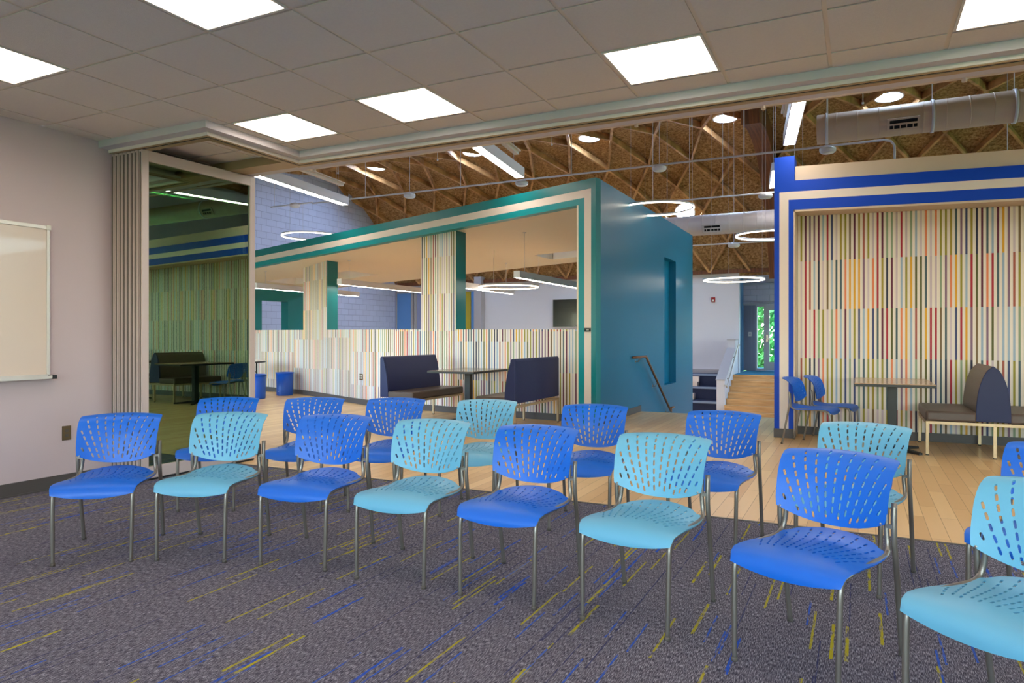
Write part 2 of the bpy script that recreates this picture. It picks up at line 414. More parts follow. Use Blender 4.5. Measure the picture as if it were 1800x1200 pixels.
# light panels
lp = None
lab = {(2, 3): 'square lit ceiling panel second from left in the row along the opening, above the middle of the room',
       (0, 3): 'square lit ceiling panel at the inner corner of the partition track',
       (5, 3): 'square lit ceiling panel above the light blue chairs right of centre, beside the track',
       (8, 3): 'square lit ceiling panel cut by the top right corner of the photo',
       (2, 0): 'large square lit ceiling panel cut by the top edge of the photo, left of centre',
       (-1, 0): 'square lit ceiling panel above the whiteboard, cut by the left edge of the photo'}
for (i, j) in lights:
    if lp is None:
        lp = thing('ceiling_light_panel', '', 'ceiling light')
        f = MB(); h = T / 2 - .012; w = .014
        for a, b in (((-h, -h), (h, -h + w)), ((-h, h - w), (h, h)), ((-h, -h + w), (-h + w, h - w)), ((h - w, -h + w), (h, h - w))): f.box((*a, -.006), (*b, .03))
        obj('frame', f, M['pale'], lp); obj('diffuser', MB().box((-h + w, -h + w, -.002), (h - w, h - w, .01)), M['panel'], lp); o = lp
    else: o = copy_tree(lp)
    o.location = (X0 + (i + .5) * T, Y0c + (j + .5) * T, CZ)
    tag(o, lab.get((i, j), 'square lit ceiling panel further back in the carpeted room'), 'ceiling light', 'lit panels in the tile ceiling')
# soffit and partition track
def sweep(segs, z0, z1, off0, off1):
    b = MB()
    for s_ in segs: s_(b, z0, z1, off0, off1)
    return b
def seg_main(b, z0, z1, a, c): b.box((-4.51 - c if a > .05 else -4.51 - c, 4.775 + a, z0), (RX, 4.775 + c, z1))
def seg_side(b, z0, z1, a, c): b.box((-4.51 - c, 3.765 + c, z0), (-4.51 - a, 4.775 + a, z1))
def seg_poc(b, z0, z1, a, c): b.box((LX, 3.765 + a, z0), (-4.51 - a, 3.765 + c, z1))
segs = (seg_main, seg_side, seg_poc)
struct('trim_4', sweep(segs, 2.846, CZ + .0, 0, .105), M['soff'])
struct('trim_5', sweep(segs, 2.820, 2.846, .088, .20), M['rail'])
sl = MB()
for s_ in segs: s_(sl, 2.8185, 2.8215, .128, .142)
struct('trim_6', sl, M['slot'])
tn = MB()
for s_ in segs: s_(tn, 2.8165, 2.8205, .096, .120); s_(tn, 2.8165, 2.8205, .150, .20)
struct('trim_7', tn, M['track'])
struct('trim_8', MB().box((LX, 4.775, 2.822), (-4.6, 4.975, CZ)), M['track'])
# wall above the opening on the hall side
struct('wall_above_opening', MB().box((-16.2, 4.98, 2.83), (RX + 3, 5.1, 7.2)), M['white'])
b = MB(); b.box((-16.2, 4.86, 0), (LX, 5.1, .6)).box((-16.2, 4.86, 2.7), (LX, 5.1, 2.83)).box((RX, 4.9, 0), (RX + 3, 5.1, 2.83))
for x0_, x1_ in ((-16.2, -15.6), (-12.6, -12.2), (-9.2, -8.8), (-6.2, LX)): b.box((x0_, 4.86, .6), (x1_, 5.1, 2.7))
struct('wall_front_hall', b, M['white'])
for k_, (x0_, x1_) in enumerate(((-15.6, -12.6), (-12.2, -9.2), (-8.8, -6.2))): window(11 + k_, x0_, x1_, 4.98, .6, 2.7)  # added windows, out of view, bring daylight onto the left half wall
# ------------------------------------------------------------ whiteboard, outlet
wb = thing('whiteboard', 'large wall-mounted whiteboard with thin metal frame on the left wall', 'whiteboard', (LX, 2.1, 0))
obj('board', MB().box((0, -1.25, .925), (.014, 1.235, 2.095)), M['board'], wb)
f = MB(); f.box((0, -1.27, 2.085), (.022, 1.255, 2.115)).box((0, -1.27, .905), (.022, 1.255, .93)).box((0, 1.23, .905), (.022, 1.255, 2.115)).box((0, -1.27, .905), (.022, -1.245, 2.115))
obj('frame', f, M['alu'], wb, .002)
obj('pen_tray', MB().box((0, -1.2, .895), (.075, 1.24, .910)).box((.068, -1.2, .905), (.078, 1.24, .922)), M['alu'], wb)
obj('tray_end_cap', MB().box((0, 1.24, .892), (.082, 1.275, .925)), M['black'], wb, .004)
obj('corner_bracket', MB().box((0, 1.225, 2.08), (.026, 1.262, 2.12)), M['pale'], wb, .003)
def outlet(label, loc, rz, double=False, m='plate'):
    w = .06 if double else .036
    t = thing('wall_outlet', label, 'outlet', loc, rz)
    obj('cover_plate', MB().box((-w, -.008, -.058), (w, 0, .058)), M[m], t, .003)
    for q in ((-.024, .024) if double else (0,)):
        for z in (-.02, .02): obj('socket', MB().box((q - .014, -.011, z - .012), (q + .014, -.006, z + .012)), M['gasket' if not double else 'pale'], t, .003)
    return t
outlet('single bronze outlet plate low on the lavender left wall', (LX, 3.495, .44), pi / 2)
# ------------------------------------------------------------ folding glass partition
def partition(i):
    t = thing('folding_partition_panel', '', 'partition panel', (-5.425 - .052 * i + (.004 if i == 0 else 0), 3.885, 0), R_(-1.5) if i == 0 else 0)
    L, H0, H1, w, d = 1.205, .02, 2.815, .062, .044
    f = MB(); f.box((-d, 0, H0), (0, w, H1)).box((-d, L - w, H0), (0, L, H1)).box((-d, w, H1 - .09), (0, L - w, H1)).box((-d, w, H0), (0, L - w, H0 + .10))
    obj('frame', f, M['panelframe'], t, .003)
    obj('edge_gasket', MB().box((-d * .62, -.004, H0 + .02), (-d * .38, .002, H1 - .02)), M['gasket'], t)
    obj('glass_pane', MB().box((-d * .6, w, H0 + .10), (-d * .4, L - w, H1 - .09)), M['glass'], t)
    obj('bottom_seal', MB().box((-d * .8, .01, 0), (-d * .2, L - .01, H0)), M['black'], t)
    for y in (.12, L - .12):
        obj('hanging_roller', MB().box((-d * .8, y - .045, H1), (-d * .2, y + .045, H1 + .004)).box((-d * .65, y - .02, H1), (-d * .35, y + .02, H1 + .02)), M['black'], t)
    return t
for i in range(8):
    t = partition(i)
    if i == 0: tag(t, 'nearest green glass folding panel, the only one of the stack whose face is seen')
    elif i == 7: tag(t, 'rearmost folded panel of the stack, against the lavender wall', None, 'folded glass partition panels')
    else: tag(t, 'folded glass partition panel seen edge-on inside the stack', None, 'folded glass partition panels')
# floor guide under the stack
struct('trim_9', MB().box((-5.82, 3.855, 0), (-5.41, 3.875, .012)), M['alu'])

# ------------------------------------------------------------ perforated stacking chair
def capsule(cx, cy, ang, hl, hw, n=3):
    pts = []
    for sgn in (1, -1):
        for k in range(n + 1):
            a = -pi / 2 + pi * k / n
            x = sgn * (hl - hw) + sgn * hw * cos(a); y = sgn * hw * sin(a); pts.append((x, y))
    c_, s_ = cos(ang), sin(ang)
    return [(cx + x * c_ - y * s_, cy + x * s_ + y * c_) for x, y in pts]
def inpoly(p, poly):
    r = False; j = len(poly) - 1
    for i in range(len(poly)):
        if (poly[i][1] > p[1]) != (poly[j][1] > p[1]) and p[0] < (poly[j][0] - poly[i][0]) * (p[1] - poly[i][1]) / (poly[j][1] - poly[i][1]) + poly[i][0]: r = not r
        j = i
    return r
def shell(outline, slots, fmap, thick, step=.014):
    V = []; Ed = []
    for poly in [outline] + slots:
        b = len(V); V += [Vector(p) for p in poly]; Ed += [(b + i, b + (i + 1) % len(poly)) for i in range(len(poly))]
    xs = [p[0] for p in outline]; ys = [p[1] for p in outline]
    x = min(xs) + step / 2
    while x < max(xs):
        y = min(ys) + step / 2
        while y < max(ys):
            if inpoly((x, y), outline) and all((x - sc[0]) ** 2 + (y - sc[1]) ** 2 > .012 ** 2 for sc in [(sum(q[0] for q in s_) / len(s_), sum(q[1] for q in s_) / len(s_)) for s_ in slots]): V.append(Vector((x, y)))
            y += step
        x += step
    vo, _, fo, *_r = delaunay_2d_cdt(V, Ed, [], 0, 1e-5)
    b = bmesh.new(); bv = [b.verts.new(fmap(v.x, v.y)) for v in vo]
    for f in fo:
        cx = sum(vo[i].x for i in f) / len(f); cy = sum(vo[i].y for i in f) / len(f)
        if not inpoly((cx, cy), outline): continue
        if any(abs(cx - s_[0][0]) < .04 and abs(cy - s_[0][1]) < .04 and inpoly((cx, cy), s_) for s_ in slots): continue
        try: b.faces.new([bv[i] for i in f])
        except ValueError: pass
    for v in list(b.verts):
        if not v.link_faces: b.verts.remove(v)
    bmesh.ops.recalc_face_normals(b, faces=b.faces)
    bmesh.ops.solidify(b, geom=list(b.faces), thickness=thick)
    b.normal_update()
    for f in b.faces: f.smooth = True
    for e in b.edges:
        if len(e.link_faces) == 2 and e.calc_face_angle(0) > R_(35): e.smooth = False
    return b
def curve_at(P, s_):
    for (a, b) in zip(P, P[1:]):
        L = math.hypot(b[0] - a[0], b[1] - a[1])
        if s_ <= L or b is P[-1]:
            k = s_ / L; return (a[0] + (b[0] - a[0]) * k, a[1] + (b[1] - a[1]) * k)
        s_ -= L
def smooth_path(P, n=6):
    out = []
    for i in range(len(P) - 1):
        p0, p1, p2, p3 = P[max(i - 1, 0)], P[i], P[i + 1], P[min(i + 2, len(P) - 1)]
        for k in range(n):
            t = k / n
            out.append(tuple(.5 * ((2 * p1[c]) + (-p0[c] + p2[c]) * t + (2 * p0[c] - 5 * p1[c] + 4 * p2[c] - p3[c]) * t * t + (-p0[c] + 3 * p1[c] - 3 * p2[c] + p3[c]) * t ** 3) for c in range(len(p1))))
    out.append(tuple(P[-1])); return out
def fan(ox, oy, angs, r0, r1, dr, hl, hw, outline, margin):
    S_ = []
    for k, a in enumerate(angs):
        r = r0 + (dr / 2 if k % 2 else 0)
        while r < r1:
            x, y = ox + r * sin(a), oy + r * cos(a)
            cap = capsule(x, y, pi / 2 - a, hl, hw)
            ok = all(inpoly((x + dx, y + dy), outline) for dx, dy in ((margin, 0), (-margin, 0), (0, margin), (0, -margin)))
            if ok: S_.append(cap)
            r += dr
    return S_
def build_shells():
    # backrest: u across, v up the curve
    prof = smooth_path([(.150, .478), (.158, .54), (.170, .60), (.184, .655), (.204, .70), (.232, .735), (.268, .755), (.300, .760)], 16)
    H = sum(math.hypot(b[0] - a[0], b[1] - a[1]) for a, b in zip(prof, prof[1:]))
    out = []
    hb, ht = .221, .234
    for k in range(13):                                   # bottom edge, hanging lower in the middle
        x = -hb + 2 * hb * k / 12; out.append((x * .985, .052 * (abs(x) / hb) ** 2.2))
    for k in range(1, 7): out.append((hb + (ht - hb) * k / 7, .052 + (H - .045 - .052) * k / 7))
    for k in range(6): a = pi / 2 * k / 5; out.append((ht - .035 + .035 * cos(a), H - .045 + .035 * sin(a)))
    for k in range(1, 12): x = ht - .035 - 2 * (ht - .035) * k / 12; out.append((x, H - .010 + .010 * (1 - (x / ht) ** 2)))
    for k in range(6): a = pi / 2 + pi / 2 * k / 5; out.append((-ht + .035 + .035 * cos(a), H - .045 + .035 * sin(a)))
    for k in range(6, 0, -1): out.append((-(hb + (ht - hb) * k / 7), .052 + (H - .045 - .052) * k / 7))
    angs = [R_(a) for a in range(-40, 41, 5)]
    sl = fan(0, -.24, angs,   .262, .56, .0385, .0142, .0047, out, .026)
    Rb = .52
    def fm(u, v):
        y, z = curve_at(prof, max(0, min(v, H - 1e-6)))
        a = u / Rb
        flare = 1 + .0 * v
        return (Rb * sin(a) * flare, y - Rb * (1 - cos(a)) * (1 - .35 * v / H), z - .012 * (v / H) ** 3 * (u / ht) ** 2)
    back = shell(out, sl, fm, .0055)
    # seat: t from front lip to rear
    P = smooth_path([(-.262, .352), (-.262, .375), (-.252, .400), (-.228, .419), (-.19, .431), (-.12, .437), (-.03, .432), (.06, .428), (.12, .432), (.17, .442), (.205, .452)], 16)
    L = sum(math.hypot(b[0] - a[0], b[1] - a[1]) for a, b in zip(P, P[1:]))
    hw = lambda t: .205 + .020 * min(1, max(0, (t - .02) / .10)) - .012 * max(0, (t - .30) / .2)
    so = []
    for k in range(13): x = -.205 + .41 * k / 12; so.append((x, .026 * (abs(x) / .205) ** 2))
    for k in range(1, 11): t = .026 + (L - .085 - .026) * k / 10; so.append((hw(t), t))
    for k in range(1, 6): a = pi / 2 * k / 5; so.append((hw(L) - .03 + .03 * cos(a), L - .085 + .03 * sin(a)))
    for k in range(1, 12): x = (hw(L) - .03) * (1 - 2 * k / 12); so.append((x, L - .055 + .055 * (1 - (x / hw(L)) ** 2)))
    for k in range(6): a = pi / 2 + pi / 2 * k / 5; so.append((-hw(L) + .03 + .03 * cos(a), L - .085 + .03 * sin(a)))
    for k in range(10, 0, -1): t = .026 + (L - .085 - .026) * k / 10; so.append((-hw(t), t))
    ss = fan(0, -.16, [R_(a) for a in range(-24, 25, 4)],   .36, .66, .036, .0125, .0042, so, .024)
    def fs(u, t):
        y, z = curve_at(P, max(0, min(t, L - 1e-6)))
        k = max(0, min(1, (t - .05) / .12))
        return (u, y, z - (.012 * k + .010 * (t / L)) * (u / .22) ** 2)
    seat = shell(so, ss, fs, .0055)
    return seat, back
seat_b, back_b = build_shells()
def make_chair():
    t = thing('stacking_chair', '', 'chair')
    s_ = obj('seat', seat_b, M['blue'], t); b_ = obj('backrest', back_b, M['blue'], t)
    r = .0108
    for sx in (-1, 1):
        obj('leg', MB().tube(smooth_path([(sx * .192, -.252, 0), (sx * .194, -.250, .15), (sx * .196, -.246, .30), (sx * .196, -.240, .365), (sx * .197, -.222, .397)], 4), [r * .9] * 4 + [r] * 13), M['steel'], t)
        obj('leg', MB().tube(smooth_path([(sx * .222, .262, 0), (sx * .223, .232, .16), (sx * .224, .198, .34), (sx * .224, .172, .48), (sx * .222, .180, .60)], 4), r), M['steel'], t)
        obj('side_frame', MB().tube(smooth_path([(sx * .197, -.222, .397), (sx * .204, -.15, .408), (sx * .208, 0, .408), (sx * .208, .10, .406), (sx * .208, .150, .416), (sx * .203, .168, .445), (sx * .197, .172, .50), (sx * .196, .176, .58)], 4), r * .92), M['steel'], t)
        obj('bracket', MB().box((sx * .212 - .014, .162, .505), (sx * .212 + .012, .174, .520)), M['steel'], t)
        obj('bolt', MB().lathe([(0, -.003), (.0045, -.0025), (.0045, 0), (0, .0)], (sx * .196, .118, .528), 10, 'y'), M['chrome'], t)
        obj('foot', MB().lathe([(.0125, 0), (.0125, .012), (.010, .016)], (sx * .192, -.252, 0), 10), M['gasket'], t)
        obj('foot', MB().lathe([(.0125, 0), (.0125, .012), (.010, .016)], (sx * .222, .262, 0), 10), M['gasket'], t)
    obj('crossbar', MB().tube([(-.208, -.02, .40), (.208, -.02, .40)], r * .8), M['steel'], t)
    return t, s_, b_
chair0, cs, cb = make_chair()
sl_, bl_ = cs.data.copy(), cb.data.copy()
sl_.materials[0] = M['light']; bl_.materials[0] = M['light']
swap = {cs.data: sl_, cb.data: bl_}
FR, BR = 'front row of perforated chairs', 'second row of perforated chairs'
chairs = [
    (-3.868, 2.564, 38.5, 0, FR, 'royal blue perforated chair at the left end of the front row, before the folded partition'),
    (-3.366, 2.865, 22.1, 1, FR, 'light blue perforated chair second from left in the front row'),
    (-2.746, 3.045, 11.9, 0, FR, 'royal blue perforated chair third from left in the front row'),
    (-2.112, 3.086, 5.3, 1, FR, 'light blue perforated chair fourth from left in the front row'),
    (-1.501, 3.108, 0.1, 0, FR, 'royal blue perforated chair in the middle of the front row, below the second booth bench'),
    (-.853, 3.078, -6.6, 1, FR, 'light blue perforated front-row chair right of centre, below the teal side wall'),
    (-.15, 2.909, -21.1, 0, FR, 'largest royal blue perforated chair, near the right end of the front row'),
    (.437, 2.558, -37.1, 1, FR, 'light blue perforated chair cut by the right edge at the bottom right corner'),
    (-4.236, 3.653, 29.3, 0, BR, 'royal blue perforated second-row chair directly in front of the green glass panel'),
    (-3.647, 3.925, 24.0, 0, BR, 'royal blue perforated second-row chair, second from left, partly behind a royal blue one'),
    (-3.086, 4.156, 16.7, 0, BR, 'royal blue perforated second-row chair, third from left, behind a light blue front chair'),
    (-2.422, 4.335, 10.4, 1, BR, 'light blue perforated chair in the second row below the left booth table'),
    (-1.595, 4.336, 7.0, 0, BR, 'royal blue perforated second-row chair in front of the teal wall corner'),
    (-.775, 4.28, -6.0, 0, BR, 'royal blue perforated second-row chair in front of the far wooden stairs'),
    (-.027, 3.994, -15.9, 1, BR, 'light blue perforated chair in the second row below the right booth table'),
    (.70, 3.55, -29.0, 0, BR, 'royal blue perforated second-row chair cut by the right edge of the photo'),
    (-.482, 8.715, 77.5, 0, 'spare chairs beside the right booth', 'royal blue chair seen side-on next to the blue frame, the nearer of two'),
    (-.285, 9.165, 79.5, 0, 'spare chairs beside the right booth', 'royal blue chair seen side-on by the striped wall, behind the other, nearer the table'),
]
for i, (x, y, a, lt, grp, lb) in enumerate(chairs):
    o = chair0 if i == 0 else copy_tree(chair0, None, swap if lt else None)
    o.location = (x, y, 0); o.rotation_euler = (0, 0, R_(a)); tag(o, lb, 'chair', grp)

# ------------------------------------------------------------ teal structure with striped half wall
P0 = Vector((-3.22, 9.06)); Q0 = Vector((-11.13, 10.455)); du = (Q0 - P0).normalized(); nb = Vector((-du.y, du.x)) * -1
if nb.y < 0: nb = -nb
LF = (Q0 - P0).length
def FP(u, z, back=0.0):
    p = P0 + du * u + nb * back; return (p.x, p.y, z)
ztop = lambda u: 3.412 - .052 * u
ULEN = 10.6
def band(b, d0, d1, u0, u1, back=.14):     # header band d0..d1 below the top edge
    b.hexa([FP(u0, ztop(u0) - d1), FP(u1, ztop(u1) - d1), FP(u1, ztop(u1) - d1, back), FP(u0, ztop(u0) - d1, back), FP(u0, ztop(u0) - d0), FP(u1, ztop(u1) - d0), FP(u1, ztop(u1) - d0, back), FP(u0, ztop(u0) - d0, back)])
def jamb(b, u0, u1, dtop, back=.14):
    b.hexa([FP(u0, 0), FP(u1, 0), FP(u1, 0, back), FP(u0, 0, back), FP(u0, ztop(u0) - dtop), FP(u1, ztop(u1) - dtop), FP(u1, ztop(u1) - dtop, back), FP(u0, ztop(u0) - dtop, back)])
b = MB(); band(b, 0, .137, .0, ULEN); jamb(b, 0, .072, .137)
struct('trim_10', b, M['teal'])
b = MB(); band(b, .137, .247, .072, ULEN); jamb(b, .072, .180, .247)
struct('trim_11', b, M['creamband'])
b = MB(); band(b, .247, .336, .18, ULEN); jamb(b, .180, .275, .336)
struct('trim_12', b, M['teal2'])
b = MB(); jamb(b, .275, .30, .336, .30)
struct('trim_13', b, M['cream'])
# side wall with a tall niche
NY0, NY1, NZ0, NZ1 = 12.83, 13.75, .33, 2.71
b = MB()
b.box((-3.36, 9.2, -1.05), (-3.22, NY0, 3.425)).box((-3.36, NY1, -1.05), (-3.22, 15.3, 3.425)).box((-3.36, NY0, -1.05), (-3.22, NY1, NZ0)).box((-3.36, NY0, NZ1), (-3.22, NY1, 3.425)).box((-3.52, 9.25, -1.05), (-3.36, 15.3, 3.425))
struct('wall_teal_side', b, M['tealside'])
struct('baseboard_teal_side', MB().box((-3.22, 9.07, 0), (-3.205, 11.25, .10)), M['base'])
# roof slab of the structure, with two square light wells
zc = lambda x: 3.066 + .0527 * (x + 3.5)
front = lambda x: FP(0, 0)[1] + (x - P0.x) * du.y / du.x + .10
xs = [-14.3, -12.35, -11.42, -10.25, -6.05, -5.10, -3.3]; yh = [(12.40, 13.50), (12.40, 13.50), (13.24, 14.18)]
b = MB(); wells = [(-12.9, -11.9, 12.42, 13.5), (-11.42, -10.25, 12.40, 13.50), (-6.05, -5.05, 13.24, 14.19)]
cuts = sorted({-14.3, -3.3} | {w[0] for w in wells} | {w[1] for w in wells})
def slab(b, x0, x1, ya0, ya1, yb0, yb1):   # ya: y range at x0, yb: at x1
    t0, t1 = ztop(-(x0 + 3.22)) - .04, ztop(-(x1 + 3.22)) - .04
    b.hexa([(x0, ya0, zc(x0)), (x1, yb0, zc(x1)), (x1, yb1, zc(x1)), (x0, ya1, zc(x0)), (x0, ya0, t0), (x1, yb0, t1), (x1, yb1, t1), (x0, ya1, t0)])
for x0, x1 in zip(cuts, cuts[1:]):
    w = [q for q in wells if abs(q[0] - x0) < 1e-6 and abs(q[1] - x1) < 1e-6]
    back = 15.0
    if w: slab(b, x0, x1, front(x0), w[0][2], front(x1), w[0][2]); slab(b, x0, x1, w[0][3], back, w[0][3], back)
    else: slab(b, x0, x1, front(x0), back, front(x1), back)
struct('ceiling', b, M['cream'])
# far end wall of the structure, with an opening
b = MB(); WY0, WY1, WZ = 13.06, 13.97, 2.16
b.box((-13.84, 11.0, 0), (-13.6, WY0, 2.6)).box((-13.84, WY1, 0), (-13.6, 15.0, 2.6)).box((-13.84, WY0, WZ), (-13.6, WY1, 2.6)).box((-13.84, WY0, 0), (-13.6, WY1, 1.2))
struct('wall_teal_end', b, M['teal'])
# striped half wall, two columns rising out of it
hwp = [(-13.6, 12.07), (-12.0, 11.68), (-10.58, 11.31), (-9.48, 10.80), (-8.60, 10.36), (-7.83, 10.03), (-7.2, 9.90), (-6.57, 9.80), (-5.81, 9.66), (-5.1, 9.57), (-4.4, 9.49), (-3.52, 9.42)]
off = .32
hz = lambda x: 1.335 + .0058 * (-3.5 - x)
def strip_wall(name, pts, z0f, z1f, m, thick=off, capm=None):
    b = MB(); dist = [0]
    for p, q in zip(pts, pts[1:]): dist.append(dist[-1] + math.hypot(q[0] - p[0], q[1] - p[1]))
    me_uv = []
    for p, q in zip(pts, pts[1:]):
        b.hexa([(p[0], p[1], z0f(p[0])), (q[0], q[1], z0f(q[0])), (q[0], q[1] + thick, z0f(q[0])), (p[0], p[1] + thick, z0f(p[0])), (p[0], p[1], z1f(p[0])), (q[0], q[1], z1f(q[0])), (q[0], q[1] + thick, z1f(q[0])), (p[0], p[1] + thick, z1f(p[0]))])
    b.b.faces.ensure_lookup_table()
    o = struct(name, b, [m, M['creamband'], M['teal']])
    me = o.data; uv = me.uv_layers.new(name='UVMap')
    def s_of(x):
        for i in range(len(hwp) - 1):
            a, c_ = hwp[i], hwp[i + 1]
            if a[0] - 1e-6 <= x <= c_[0] + 1e-6:
                k = (x - a[0]) / (c_[0] - a[0]); base = sum(math.hypot(hwp[j + 1][0] - hwp[j][0], hwp[j + 1][1] - hwp[j][1]) for j in range(i))
                return base + k * math.hypot(c_[0] - a[0], c_[1] - a[1])
        return x
    for p in me.polygons:
        if p.normal.z > .5: p.material_index = 1
        if abs(p.normal.x) > .95: p.material_index = 2
        for li in p.loop_indices:
            co = me.vertices[me.loops[li].vertex_index].co; uv.data[li].uv = (s_of(co.x), co.z)
    return o
strip_wall('wall_striped_half', hwp, lambda x: 0, hz, M['stripeL'])
strip_wall('wall_striped_column', [(-10.58, 11.31), (-9.48, 10.80)], hz, lambda x: zc(x) + .01, M['stripeL'])
strip_wall('wall_striped_column', [(-6.57, 9.80), (-5.81, 9.66)], hz, lambda x: zc(x) + .01, M['stripeL'])
b = MB()
for p, q in zip(hwp, hwp[1:]): b.hexa([(p[0], p[1] - .014, 0), (q[0], q[1] - .014, 0), (q[0], q[1], 0), (p[0], p[1], 0), (p[0], p[1] - .014, .10), (q[0], q[1] - .014, .10), (q[0], q[1], .10), (p[0], p[1], .10)])
struct('baseboard_striped_half', b, M['base'])
outlet('double outlet plate on the striped half wall left of the navy bench', (-8.10, 10.14, .50), -.40, True, 'plate')
# little sign on the frame
sg = thing('room_sign', 'small black room sign with pale characters on the cream band of the teal frame', 'sign', FP(.126, 1.325), math.atan2(du.y, du.x) + pi)
obj('plaque', MB().box((-.052, -.006, -.025), (.052, 0, .025)), M['black'], sg, .002)
for k, w_ in enumerate((.010, .008, .011)): obj('raised_mark', MB().box((-.018 + k * .014, -.008, -.007), (-.018 + k * .014 + w_ * .8, -.005, .008)), M['pale'], sg)
# handrail along the teal wall
hr = thing('stair_handrail', 'dark bronze handrail sloping down the teal side wall', 'handrail')
RXx = -3.13
obj('rail', MB().tube(smooth_path([(-3.20, 10.72, .90), (-3.14, 10.74, .905), (RXx, 10.9, .905), (RXx, 11.25, .90), (RXx, 11.40, .82), (RXx, 12.86, -.09), (RXx, 12.98, -.10), (RXx, 13.20, -.10)], 3), .020), M['bronze'], hr)
for y, z in ((10.95, .90), (12.0, .44), (12.95, -.11)):
    obj('bracket', MB().tube([(RXx, y, z), (-3.17, y, z - .07), (-3.222, y, z - .07)], .008).lathe([(.028, 0), (.028, .006), (0, .008)], (-3.222, y, z - .07), 12, 'x'), M['steel'], hr)
# ------------------------------------------------------------ royal blue frame with striped recess
sx = lambda z0, x: z0 - .026 * (x + .69)
YF, YB = 9.07, 9.52; BXR = RX + .3
def hb(b, x0, x1, zt0, zt1, y0=YF, y1=YB + .9):   # header band with sloping top and bottom: heights at x=-.69
    b.hexa([(x0, y0, sx(zt1, x0)), (x1, y0, sx(zt1, x1)), (x1, y1, sx(zt1, x1)), (x0, y1, sx(zt1, x0)), (x0, y0, sx(zt0, x0)), (x1, y0, sx(zt0, x1)), (x1, y1, sx(zt0, x1)), (x0, y1, sx(zt0, x0))])
bl = .30
b = MB(); b.box((-.92, YF, .11), (-.861, YF + bl, 2.987)); hb(b, -.92, -.69, 3.119, 2.985, YF, YF + bl); b.box((-.92, YF, 3.12), (-.69, YF + bl, 3.42)); hb(b, -.69, BXR, 3.119, 2.985, YF, YF + bl)
b.box((-.757, YF, .11), (-.70, YF + bl, 2.7668)); hb(b, -.757, BXR, 2.888, 2.765, YF, YF + bl); b.box((-.92, YF + bl, .0), (-.72, 10.4, 3.3))
struct('wall_blue_frame', b, M['royal'])
b = MB(); b.box((-.861, YF, .11), (-.757, YF + bl, 2.8905)); hb(b, -.861, BXR, 2.985, 2.888, YF, YF + bl)
struct('trim_14', b, M['creamband'])
b = MB(); hb(b, -.70, BXR, 2.765, 2.74, YF + .002, YF + bl); b.box((-.70, YF + .002, .0), (-.685, YB, 2.765)); hb(b, -.70, BXR, 2.80, 2.755, YF + bl, YB)
struct('trim_15', b, M['beige'])
b = MB(); hb(b, -.685, BXR, 3.298, 3.119, YF + .05, YF + .3); hb(b, -.69, BXR, 3.27, 2.80, YF + bl, 10.4)
struct('wall_fascia', b, M['beige'])
b = MB(); b.box((-.69, YB, .0), (BXR, YB + .2, 2.80))
o = struct('wall_striped_recess', b, M['stripeR']); uvmap(o, (1, 0))
struct('wall_recess_back', MB().box((-.72, YB + .2, -1.05), (BXR, 10.4, 2.8)), M['royal'])
b = MB(); b.box((-.925, YF - .012, 0), (-.70, YF, .11)).box((-.925, YF, 0), (-.92, 10.4, .11)).box((-.70, YB - .014, 0), (BXR, YB, .10)).box((-.92, YF, 0), (-.70, YF + .01, .11))
struct('baseboard_blue_frame', b, M['base'])
# ------------------------------------------------------------ booth benches and tables
def arch_prof(w, h, z0, single):
    pts = []
    if single:   # flat outer side at x=0, curved inner side
        for k in range(11):
            t = k / 10; pts.append((w * (1 - .62 * t ** 2.0), z0 + h * t))
        pts += [(w * .20, z0 + h + .012), (w * .06, z0 + h + .004), (0, z0 + h - .02), (0, z0)]
    else:
        for k in range(13):
            t = k / 12; pts.append((w / 2 * (1 - t ** 2.4) ** .62 if t < 1 else 0.0, z0 + h * t))
        pts = pts + [(-x, z) for x, z in reversed(pts[:-1])]
    return pts
def cushion(x0, x1, y0, y1, z0, z1, r=.03):
    b = MB(); b.box((x0, y0, z0), (x1, y1, z1)); return b
def bench(name_label, loc, L, sides, double, backm, sw=.43, bw=.15):
    """local: back at x=0 outer side, bench along +y; sides: seat direction(s)"""
    t = thing('booth_bench', name_label, 'bench', loc)
    if double:
        pr = arch_prof(bw, .56, .37, False)
        obj('backrest', MB().prism([(x, .03, z) for x, z in pr], (0, L - .03, 0)), M[backm], t, smooth=False)
        e = [(x * 1.02, 0, z + (.004 if z > .5 else 0)) for x, z in pr]
        obj('end_panel', MB().prism(e, (0, .03, 0)), M['navy'], t, .006)
    else:
        sgn = sides[0]; pr = arch_prof(bw, .56, .38, True)
        obj('backrest', MB().prism([(sgn * x, .03, z) for x, z in pr], (0, L - .03, 0)), M[backm], t, .012)
        obj('end_panel', MB().prism([(sgn * x, 0, z) for x, z in pr], (0, .03, 0)), M['navy'], t, .006)
    for sg_ in sides:
        a = bw / 2 if double else bw
        x0, x1 = sorted((sg_ * (a - .01), sg_ * (a + sw)))
        s_ = obj('seat_cushion', cushion(x0, x1, 0, L, .355, .462), M['brown'], t, .022)
    xs_ = [-(bw / 2 + sw), bw / 2 + sw] if double else sorted((0, sides[0] * (bw + sw)))
    f = MB(); x0, x1 = xs_; q = .028
    f.box((x0, 0, .325), (x1, q, .355)).box((x0, L - q, .325), (x1, L, .355)).box((x0, q, .325), (x0 + q, L - q, .355)).box((x1 - q, q, .325), (x1, L - q, .355))
    obj('frame', f, M['benchframe'], t)
    for x in ([x0, x1 - q, (x0 + x1) / 2] if double else [x0, x1 - q]):
        for y in (0, L - q):
            lg = obj('leg', MB().box((x, y, .012), (x + q, y + q, .325)), M['benchframe'], t)
            obj('glide', MB().lathe([(.016, 0), (.016, .012)], (x + q / 2, y + q / 2, 0), 12), M['black'], lg)
    return t
